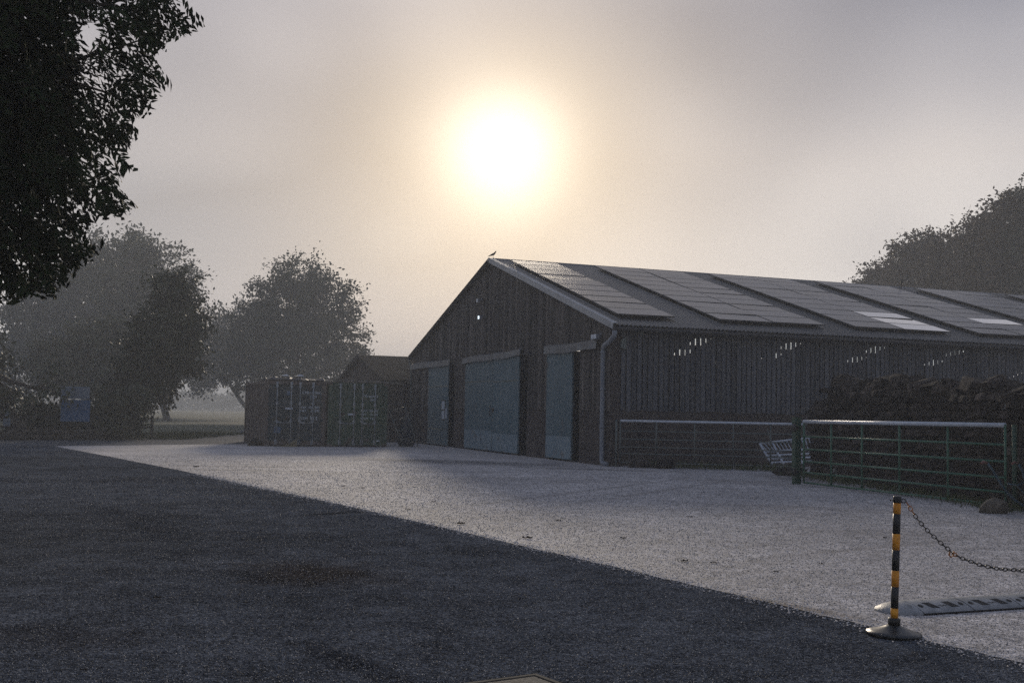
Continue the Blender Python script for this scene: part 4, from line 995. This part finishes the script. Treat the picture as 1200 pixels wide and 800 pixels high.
def sp(px, py): return at(px, py, 47.5) - Vector((-18.5, 47.7, 0))
a, b = sp(72, 468), sp(105, 494); q = MB(); q.box(a.x, b.x, -.23, -.19, b.z, a.z); pn = q.build('lower_panel', M['sign_blue'], sg_)
a, b = sp(72, 452.5), sp(105, 467.4); q = MB(); q.box(a.x, b.x, -.23, -.19, b.z, a.z); q.build('header_panel', M['sign_grey'], sg_)
for px in (74, 103):
    c = sp(px, 494); q = MB(); q.box(c.x - .04, c.x + .04, -.185, -.10, -.05, 2.2); q.build('post', M['fence'], sg_)
rr = random.Random(2)
q = MB()
for (y0, x0, x1) in ((474.5, 79, 95), (478.8, 74.5, 100), (491.5, 80, 94)):
    x_ = x0
    while x_ < x1:
        w = rr.uniform(.7, 1.6); c, d = sp(x_, y0), sp(min(x_ + w, x1), y0 + (1.9 if y0 > 476 and y0 < 480 else 1.5)); hh = rr.uniform(0, .03)
        q.box(c.x, d.x, -.236, -.2305, d.z + rr.uniform(0, .02), c.z - hh); x_ += w + rr.uniform(.3, .9)
o = q.build('worn_lettering', M['blue_plate'], pn); o['kind'] = 'stuff'
np_ = empty('notice_post', (-20.75, 46.2, 0), 0, 'thin post with two small pale notices beside the dark left trunk', 'sign')
q = MB(); q.box(-.04, .04, -.04, .04, -.05, 1.35); q.build('post', M['fence'], np_)
for z0, z1, w in ((.95, 1.2, .09), (.55, .86, .15)):
    q = MB(); q.box(-w, w, -.065, -.045, z0, z1); q.build('notice', M['sign_grey'], np_)

# ------------------------------------------------------------------ trees
def leaves_mesh(name, P, D, Nn, L, Wd, mat):
    """P base points, D unit directions, Nn normals (n,3); L lengths, Wd widths -> one mesh of pointed leaves"""
    n = len(P); side = np.cross(D, Nn); side /= np.linalg.norm(side, axis=1)[:, None] + 1e-9
    L = np.broadcast_to(np.asarray(L, float), (n,))[:, None]; Wd = np.broadcast_to(np.asarray(Wd, float), (n,))[:, None]
    up = np.cross(side, D)
    v = np.empty((n, 4, 3)); v[:, 0] = P; v[:, 1] = P + D * L * .45 + side * Wd * .5 + up * L * .06; v[:, 2] = P + D * L; v[:, 3] = P + D * L * .45 - side * Wd * .5 + up * L * .06
    me = bpy.data.meshes.new(name); me.vertices.add(n * 4); me.vertices.foreach_set('co', v.reshape(-1).astype(np.float32))
    me.loops.add(n * 4); me.loops.foreach_set('vertex_index', np.arange(n * 4, dtype=np.int32))
    me.polygons.add(n); me.polygons.foreach_set('loop_start', np.arange(0, n * 4, 4, dtype=np.int32)); me.polygons.foreach_set('loop_total', np.full(n, 4, dtype=np.int32))
    me.materials.append(mat); me.update(calc_edges=True); return me
def unit(n): 
    v = RNG.normal(size=(n, 3)); return v / np.linalg.norm(v, axis=1)[:, None]
def tree(name, base, lobes, label, mat, n_clumps, per, leaf, clump_r, trunk_r, group=None, trunk_top=None, shell=.55, droop=.35, flat=.6, stick=.18, reach=1.2):
    """lobes: (centre, (rx, ry, rz)) in the world; foliage is clumps of leaves hung on twigs that reach out from the lobes"""
    base = Vector(base); tr = empty(name, base, 0, label, 'tree', group)
    C_ = np.array([list(c) for c, r in lobes]) - np.array(base); Rr = np.array([r for c, r in lobes]); vol = Rr.prod(axis=1); vol = vol / vol.sum()
    idx = RNG.choice(len(lobes), n_clumps, p=vol); u = unit(n_clumps); rad = RNG.random(n_clumps) ** (1 / 3.0) * shell + (1 - shell) * RNG.uniform(.55, 1.06, n_clumps)
    rad = np.where(RNG.random(n_clumps) < stick, rad * RNG.uniform(1.02, reach, n_clumps), rad)
    cp = C_[idx] + u * Rr[idx] * rad[:, None]
    out = u
    # leaves
    npl = RNG.poisson(per, n_clumps).clip(4); ci = np.repeat(np.arange(n_clumps), npl); n = len(ci)
    cs = clump_r * RNG.uniform(.6, 1.35, n_clumps)
    off = RNG.normal(size=(n, 3)) * np.array([1, 1, flat]) * cs[ci][:, None] * .55
    # stretch each clump along its own outward twig direction
    od = out[ci]; off = off * .75 + od * (RNG.normal(size=(n, 1)) * cs[ci][:, None] * .5)
    P_ = cp[ci] + off
    D = unit(n) * .8 + od * .6; D[:, 2] -= droop; D /= np.linalg.norm(D, axis=1)[:, None]
    Nn = unit(n); Nn[:, 2] += .6
    sz = leaf * RNG.uniform(.65, 1.35, n)
    link('crown', leaves_mesh('crown', P_, D, Nn, sz, sz * .55, mat), tr)
    # trunk and limbs
    top = Vector(trunk_top) - base if trunk_top is not None else Vector(C_[np.argmax(Rr.prod(axis=1))])
    mb = MB(); mid = top * .5 + Vector((random.uniform(-.3, .3), random.uniform(-.3, .3), 0))
    pts = [Vector((0, 0, -.1)), Vector((0, 0, .25)), mid * .5 + Vector((0, 0, .0)), mid, top]
    mb.tube(pts, [trunk_r * 1.5, trunk_r * 1.1, trunk_r * .95, trunk_r * .8, trunk_r * .45], 9)
    tk = mb.build('trunk', M['bark'], tr)
    mb = MB()
    for li in range(len(lobes)):
        c = Vector(C_[li]); st = Vector((0, 0, 0)).lerp(top, .0); st = mid.lerp(top, random.uniform(.1, .8)); k = st.lerp(c, .5) + Vector((0, 0, -.15 * (c - st).length * .3))
        mb.tube([st, k, c], [trunk_r * .5, trunk_r * .35, trunk_r * .18], 6)
        sel = np.nonzero(idx == li)[0][:26]
        for s_ in sel:
            e_ = Vector(cp[s_]); mb.tube([c.lerp(k, random.uniform(0, .5)), c.lerp(e_, .5) + Vector((0, 0, .1)), e_], [trunk_r * .14, trunk_r * .08, .012], 4, caps=False)
    mb.build('limbs', M['bark'], tr)
    return tr
def lob(Y, *px):
    out = []
    for q in px:
        x, y, r = q[:3]; ry = q[3] if len(q) > 3 else r; k = Y / FPX
        out.append((at(x, y, Y + random.uniform(-1.2, 1.2)), (r * k, r * k * .95, ry * k)))
    return out
def foot(px, Y): p = at(px, 500, Y); return (p.x, p.y, 0)
LG = 'trees round the misty edge of the yard'
tree('tree', foot(350, 110), lob(110, (352, 330, 34), (335, 368, 48), (380, 362, 42), (300, 385, 36), (345, 415, 66, 50), (400, 392, 30), (412, 422, 26), (428, 412, 14), (290, 425, 34), (310, 352, 22), (405, 348, 16)),
     'broad rounded tree rising alone behind the shipping containers', M['leaf_mid'], 900, 54, .32, .85, .42, LG)
tree('tree', foot(296, 150), lob(150, (262, 388, 26), (250, 412, 36), (283, 378, 24), (300, 410, 34), (240, 430, 30)),
     'pale ghostly tree in thick mist to the left of the rounded tree', M['leaf_mid'], 330, 40, .46, 1.2, .3, LG)
tree('tree', foot(195, 112), lob(112, (178, 318, 40), (205, 340, 36), (228, 375, 30), (246, 395, 18), (205, 410, 44, 40), (170, 370, 60), (150, 330, 50), (235, 425, 22)),
     'tall pale tree fading into mist with its bare trunk standing on the grass', M['leaf_mid'], 620, 42, .34, .95, .33, LG, shell=.6)
tree('tree', foot(70, 132), lob(132, (120, 318, 44), (100, 365, 58), (150, 300, 32), (60, 400, 58), (150, 380, 46), (20, 425, 50), (115, 425, 56, 36), (165, 340, 24), (40, 360, 40)),
     'large bushy tree with a high hazy crown behind the blue sign', M['leaf_mid'], 900, 48, .5, 1.35, .45, LG)
tree('tree', foot(115, 53), lob(53, (205, 330, 28, 10), (204, 352, 28, 12), (212, 378, 32, 13), (198, 402, 36, 16), (210, 428, 26, 12), (180, 385, 24), (172, 425, 32), (178, 452, 32, 18), (150, 462, 34, 18), (228, 372, 17, 8)),
     'dark tree with drooping sprays hanging over the end of the rail fence', M['leaf_mid'], 620, 44, .20, .45, .17, LG, trunk_top=at(150, 420, 53), flat=.4, droop=.6)
tree('tree', foot(26, 46.5), lob(46.5, (22, 462, 30, 14), (-40, 420, 44), (52, 458, 24, 12), (-70, 380, 50), (0, 468, 30, 14)),
     'dark tree with a stout trunk at the left edge beside the notice post', M['leaf_mid'], 230, 40, .20, .5, .30, LG)
tree('tree', foot(92, 78), lob(78, (130, 408, 34), (88, 436, 40, 18), (120, 445, 40, 16), (60, 425, 34, 22), (100, 405, 40, 24)), 'middling grey tree spreading above the blue sign', M['leaf_mid'], 420, 44, .27, .7, .22, LG)
def shrub(px, Y, lobes, label, n, trunk_r=.05):
    return tree('shrub', foot(px, Y), lob(Y, *lobes), label, M['leaf_mid'], n, 40, .16, .32, trunk_r, 'shrubs along the rail fence', shell=.75)
shrub(146, 49.6, [(146, 488, 18, 22), (152, 470, 20, 16), (138, 500, 14, 12), (160, 478, 14, 12)], 'dark dense shrub at the right end of the rail fence', 190)
shrub(60, 50.6, [(45, 488, 24, 15), (75, 496, 22, 10), (112, 488, 14, 16), (125, 484, 16, 18)], 'long low shrub growing below and around the blue sign', 260)
for o in [o for o in bpy.data.objects if o.name.startswith('shrub')]: o['category'] = 'shrub'
RG = 'trees in the wood beyond the barn roof'
def rtree(px, Y, lobes, label, n, mat): return tree('tree', foot(px, Y), lob(Y, *lobes), label, mat, n, 50, .30, .7, .35, RG, stick=.3, reach=1.38)
rtree(1022, 104, [(1012, 340, 16), (1034, 326, 18), (997, 345, 9), (1040, 352, 28), (1024, 318, 10)], 'small hazy tree at the left end of the wood behind the barn roof', 230, M['leaf_rust'])
rtree(1075, 98, [(1062, 298, 18), (1085, 290, 19), (1078, 332, 36), (1050, 314, 14), (1098, 308, 17)], 'brownish round topped tree second from the left behind the barn roof', 340, M['leaf_rust'])
rtree(1122, 90, [(1112, 292, 17), (1132, 278, 18), (1120, 325, 38), (1145, 266, 15), (1104, 302, 13)], 'middling dark tree of the wood standing behind the perched bird', 340, M['leaf_rust'])
rtree(1165, 84, [(1158, 264, 17), (1175, 246, 17), (1165, 308, 44), (1188, 238, 14), (1150, 288, 19)], 'tall dark tree whose knobbly top shows above the right of the barn roof', 420, M['leaf_rust'])
rtree(1215, 84, [(1206, 250, 24), (1228, 246, 40), (1215, 308, 56), (1199, 232, 10), (1190, 276, 23)], 'tallest dark tree of the wood, cut off by the right edge', 440, M['leaf_mid'])
# far-off hedge and wood closing the meadow: one mass
n = 26000; x = RNG.uniform(-250, 110, n); y = 440 + .10 * x + RNG.normal(0, 5, n)
topz = 8.0 + 1.6 * np.sin(x * .12) + 1.3 * np.sin(x * .31 + 1); z = topz * RNG.random(n) ** .8
P_ = np.stack([x, y, z], 1); o = link('distant_wood', leaves_mesh('distant_wood', P_, unit(n), unit(n), 1.5, .95, M['leaf_mid'])); tag(o, 'distant hedge and wood dissolving in mist across the meadow', 'wood', None, 'stuff')

# near tree, top left: pinnate leaves on drooping twigs
nb = Vector((-9.6, 11.2, 0))
nt = empty('ash_tree', nb, 0, 'near dark tree whose leafy boughs hang into the top left corner', 'tree')
poly = np.array([(-2600, -1500), (-200, -1500), (120, -420), (190, -60), (206, 0), (222, 18), (236, 30), (214, 38), (194, 46), (188, 56), (176, 66), (180, 80), (192, 108), (172, 112), (164, 118), (176, 127), (152, 134), (148, 148), (156, 158), (148, 166), (146, 182), (138, 192), (150, 198), (136, 212), (138, 226), (156, 243), (138, 249), (120, 250), (100, 264), (88, 280), (114, 294), (100, 302), (92, 310), (74, 328), (66, 344), (40, 338), (22, 350), (6, 346), (-20, 360), (-400, 375), (-2600, 375)], float)
def inside(px, py):
    c = np.zeros(len(px), bool); j = len(poly) - 1
    for i in range(len(poly)):
        xi, yi = poly[i]; xj, yj = poly[j]
        cond = ((yi > py) != (yj > py)) & (px < (xj - xi) * (py - yi) / (yj - yi + 1e-12) + xi); c ^= cond; j = i
    return c
def project(Q):
    z = Q[:, 2] - CAMH; d = Q[:, 1] * math.cos(PITCH) + z * math.sin(PITCH); v = -Q[:, 1] * math.sin(PITCH) + z * math.cos(PITCH)
    X, Y = FPX * Q[:, 0] / d, -FPX * v / d
    return 600 + X * math.cos(ROLL) - Y * math.sin(ROLL), 400 + X * math.sin(ROLL) + Y * math.cos(ROLL)
def pinnate(P0, D0, n_pairs=3, Lr=.21, ll=.108, lw=.027):
    """leaf bases and rachis directions -> leaflets"""
    n = len(P0); Nn = unit(n); Nn[:, 2] += 1.1; Nn -= D0 * (Nn * D0).sum(1)[:, None]; Nn /= np.linalg.norm(Nn, axis=1)[:, None]
    side = np.cross(D0, Nn); sc = RNG.uniform(.75, 1.2, n)[:, None]; Ps, Ds, Ns, Ls = [], [], [], []
    for k in range(n_pairs + 1):
        f = .25 + .75 * k / n_pairs
        for sgn in ((-1, 1) if k < n_pairs else (0,)):
            d = D0 * (.55 if sgn else 1.0) + side * sgn * .8 + RNG.normal(size=(n, 3)) * .12; d[:, 2] -= .28; d /= np.linalg.norm(d, axis=1)[:, None]
            Ps.append(P0 + D0 * Lr * f * sc + np.array([0, 0, -.05]) * f * f); Ds.append(d); Ns.append(Nn + RNG.normal(size=(n, 3)) * .25); Ls.append(ll * sc[:, 0] * RNG.uniform(.8, 1.15, n))
    P_, D_, N_, L_ = np.concatenate(Ps), np.concatenate(Ds), np.concatenate(Ns), np.concatenate(Ls)
    return P_, D_, N_, L_
# leafy twig sprays: centres through the crown, kept only where the bough outline allows
crown_lobes = [(Vector((-8.8, 11.2, 6.4)), (5.4, 4.6, 4.6)), (Vector((-6.0, 10.2, 4.7)), (3.4, 1.9, 2.6))]
cand = []
for c, r in crown_lobes:
    k = 8200 if r[0] < 4 else 7000
    u = unit(k); rad = RNG.random(k) ** .45; cand.append(np.array(c) + u * np.array(r) * rad[:, None])
cand = np.concatenate(cand); cand = cand[cand[:, 2] > 2.3]; cand = cand[cand[:, 1] > 7.6]
px_, py_ = project(cand)
m1 = inside(px_ + 20, py_ + 3) & inside(px_ + 8, py_ + 18) & inside(px_ + 12, py_ - 10)
gapn = np.sin(cand[:, 0] * 5.1 + 1) * np.sin(cand[:, 2] * 6.3) + np.sin(cand[:, 1] * 4.2 + cand[:, 0] * 2.2) * .7
hole = (((px_ - 106) / 17) ** 2 + ((py_ - 42) / 19) ** 2 + .5 * np.sin(px_ * .31) * np.sin(py_ * .27) < 1) | (((px_ - 120) / 9) ** 2 + ((py_ - 84) / 8) ** 2 < 1) | (((px_ - 14) / 12) ** 2 + ((py_ - 64) / 9) ** 2 < .8) | (((px_ - 45) / 9) ** 2 + ((py_ - 70) / 7) ** 2 < .8)
edge_thin = (px_ > 70 + .1 * py_) & ((gapn > -.02) | (RNG.random(len(px_)) < .25))
keep = m1 & ~hole & ~edge_thin
cand = cand[keep]
# sprays right at the drawn outline: twig tips
tips = [(234, 32), (226, 22), (212, 36), (205, 12), (190, 46), (176, 62), (190, 106), (182, 100), (172, 92), (174, 126), (162, 118), (150, 134), (154, 158), (146, 172), (150, 196), (140, 190), (136, 214), (154, 240), (142, 232), (124, 244), (112, 294), (100, 284), (116, 312), (94, 302), (84, 318), (68, 338), (52, 340), (24, 344), (8, 342), (40, 330), (140, 146), (128, 258), (160, 50), (150, 20), (178, 18), (196, 24), (168, 40), (88, 268), (76, 300)]
tp = np.array([list(at(x - 6, y - 3, RNG.uniform(9.2, 10.6))) for x, y in tips for _ in range(4)]) + RNG.normal(size=(len(tips) * 4, 3)) * .035
allc = np.concatenate([cand, tp])
# each spray carries several compound leaves
kk = 2; P0 = np.repeat(allc, kk, 0) + RNG.normal(size=(len(allc) * kk, 3)) * .10
outd = P0 - np.array([-9.6, 11.2, 5.2]); outd /= np.linalg.norm(outd, axis=1)[:, None]
D0 = outd * .8 + unit(len(P0)) * .55; tipm = np.repeat(np.arange(len(allc)) >= len(cand), kk); D0[tipm] = np.array([.9, -.1, -.38]) + RNG.normal(size=(tipm.sum(), 3)) * .28
D0[:, 2] -= .35; D0 /= np.linalg.norm(D0, axis=1)[:, None]
P0 = P0 - D0 * .10
P_, D_, N_, L_ = pinnate(P0, D0)
a_, b_ = project(P_ + D_ * L_[:, None]); ok = inside(a_ - 9, b_ - 2) | inside(a_, b_ - 9)
ok &= ~(((a_ - 107) / 11) ** 2 + ((b_ - 42) / 13) ** 2 < 1)
P_, D_, N_, L_ = P_[ok], D_[ok], N_[ok], L_[ok]
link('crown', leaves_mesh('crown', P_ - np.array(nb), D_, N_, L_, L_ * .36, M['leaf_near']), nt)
mb = MB(); mb.tube([(0, 0, -.1), (0, 0, .4), (.15, .05, 2.0), (.3, .1, 4.2), (.4, 0, 7.2), (.3, 0, 10.0)], [.46, .34, .29, .25, .16, .04], 12); mb.build('trunk', M['bark'], nt)
for (z0, pts) in ((3.0, [(-60, 260), (20, 285), (70, 290)]), (3.4, [(-60, 170), (50, 168), (110, 196)]), (4.0, [(-60, 100), (60, 88), (135, 112)]), (4.4, [(-60, 40), (90, 70), (150, 52), (200, 36)]), (4.8, [(-60, -20), (60, -6), (165, 14)])):
    P3 = [Vector((.2, .08, z0))] + [at(x, y, 10.0 + random.uniform(-.3, .3)) - nb for x, y in pts]
    mb = MB(); mb.tube(P3, [.10, .045, .02, .008, .004][:len(P3)], 6)
    for i in range(0, len(P3) - 2):
        for _ in range(5):
            a = P3[i].lerp(P3[i + 1], random.random()); d = Vector((random.uniform(-.1, .3), random.uniform(-.3, .3), random.uniform(-.35, .15))); mb.tube([a, a + d * .5 + Vector((0, 0, .03)), a + d], [.008, .006, .003], 4)
    mb.build('bough', M['bark'], nt)

# ------------------------------------------------------------------ ground plants
def tufts(name, pts, h, n_each, mat, label, cat):
    P = np.repeat(np.array(pts), n_each, 0); n = len(P); P = P + RNG.normal(size=(n, 3)) * np.array([.14, .14, 0]); P[:, 2] = 0
    D = RNG.normal(size=(n, 3)) * .45; D[:, 2] = 1; D /= np.linalg.norm(D, axis=1)[:, None]
    hh = h * RNG.uniform(.4, 1.2, n); o = link(name, leaves_mesh(name, P, D, unit(n), hh, .02 + hh * .04, mat)); return tag(o, label, cat, None, 'stuff')
gx = [(Vector((3.2, 32.3, 0)).lerp(Vector((8.2, 31.3, 0)), f) + Vector((random.uniform(-.1, .1), random.uniform(-.1, .5), 0))) for f in np.linspace(.1, 1, 70)]
tufts('weeds', [tuple(p) for p in gx], .24, 14, M['blade'], 'straggling weeds growing under the galvanised gate', 'weeds')
gx = [(WA.lerp(WB, f) + wnm * random.uniform(-.05, .75)) for f in np.linspace(0, 1, 130)]
tufts('weeds', [tuple(p) for p in gx], .16, 12, M['blade'], 'low weeds along the foot of the stone wall behind the green gate', 'weeds')
gx = [tuple(FB + Vector((random.uniform(-2.5, 1.6), random.uniform(-1.2, 12), 0))) for _ in range(900)]
tufts('grass', gx, .16, 12, M['blade'], 'rough grass verge beyond the end of the rail fence', 'grass')

# loose chips proud of both surfaces: thousands of little three sided stones
lx = np.array([[p.x, p.y] for p in line]); order = np.argsort(lx[:, 1])
def edge_x(y): return np.interp(y, lx[order, 1], lx[order, 0])
def chips(name, n, y0, y1, side, r0, r1, mat, label, spread=None):
    f = RNG.random(n); y = y0 * (y1 / y0) ** f; half = .50 * y
    if spread is None: x = RNG.uniform(-1, 1, n) * half
    else: x = edge_x(y) + RNG.normal(0, spread, n)
    ok = (x > edge_x(y) + .02) if side > 0 else (x < edge_x(y) - .02) if side < 0 else np.ones(n, bool)
    x, y = x[ok], y[ok]; n = len(x); r = RNG.uniform(r0, r1, n) * (1 + np.clip((y - 8) / 14, 0, 1.1)); a = RNG.uniform(0, 6.3, n)
    v = np.empty((n, 4, 3))
    for k in range(3):
        aa = a + k * 2.09 + RNG.normal(0, .25, n); v[:, k, 0] = x + np.cos(aa) * r; v[:, k, 1] = y + np.sin(aa) * r; v[:, k, 2] = 0.0
    v[:, 3, 0] = x + RNG.normal(0, .3, n) * r; v[:, 3, 1] = y + RNG.normal(0, .3, n) * r; v[:, 3, 2] = r * RNG.uniform(.5, 1.0, n)
    b = np.arange(n)[:, None] * 4; fa = np.concatenate([b + np.array([[0, 1, 3]]), b + np.array([[1, 2, 3]]), b + np.array([[2, 0, 3]])], 1).reshape(-1)
    me = bpy.data.meshes.new(name); me.vertices.add(n * 4); me.vertices.foreach_set('co', v.reshape(-1).astype(np.float32)); m_ = n * 3
    me.loops.add(m_ * 3); me.loops.foreach_set('vertex_index', fa.astype(np.int32)); me.polygons.add(m_)
    me.polygons.foreach_set('loop_start', np.arange(0, m_ * 3, 3, dtype=np.int32)); me.polygons.foreach_set('loop_total', np.full(m_, 3, dtype=np.int32))
    me.materials.append(mat); me.update(calc_edges=True); o = link(name, me)
    if side < 0: o.location.z = -.004
    return tag(o, label, 'grit', None, 'stuff')
M['chip_pale'] = surf('pale_chip', (0.42, 0.40, 0.39), (0.65, 0.62, 0.60), rough=.8, scale=30, fine=50)
M['chip_dark'] = surf('dark_chip', (0.07, 0.068, 0.068), (0.13, 0.125, 0.122), rough=.8, scale=30, fine=50)
M['chip_grey'] = surf('grey_chip', (0.12, 0.132, 0.155), (0.22, 0.24, 0.275), rough=.7, scale=30, fine=50)
M['chip_black'] = surf('black_chip', (0.010, 0.011, 0.013), (0.02, 0.022, 0.025), rough=.8, scale=30, fine=50)
chips('grey_grit', 110000, 5.4, 24, -1, .0025, .006, M['chip_grey'], 'grey stone chips standing proud of the dark tarmac')
chips('black_grit', 60000, 5.4, 24, -1, .003, .007, M['chip_black'], 'black bitumen coated chips standing proud of the dark tarmac')
chips('pale_grit', 110000, 6.5, 34, 1, .003, .007, M['chip_pale'], 'pale stone chips lying over the yard surface')
chips('dark_grit', 120000, 6.5, 34, 1, .003, .0065, M['chip_dark'], 'dark stone chips lying over the pale yard surface')
chips('loose_chippings', 3000, 6.8, 25, 0, .004, .011, M['chip_pale'], 'loose stone chippings strewn along the joint of yard and tarmac', .10)
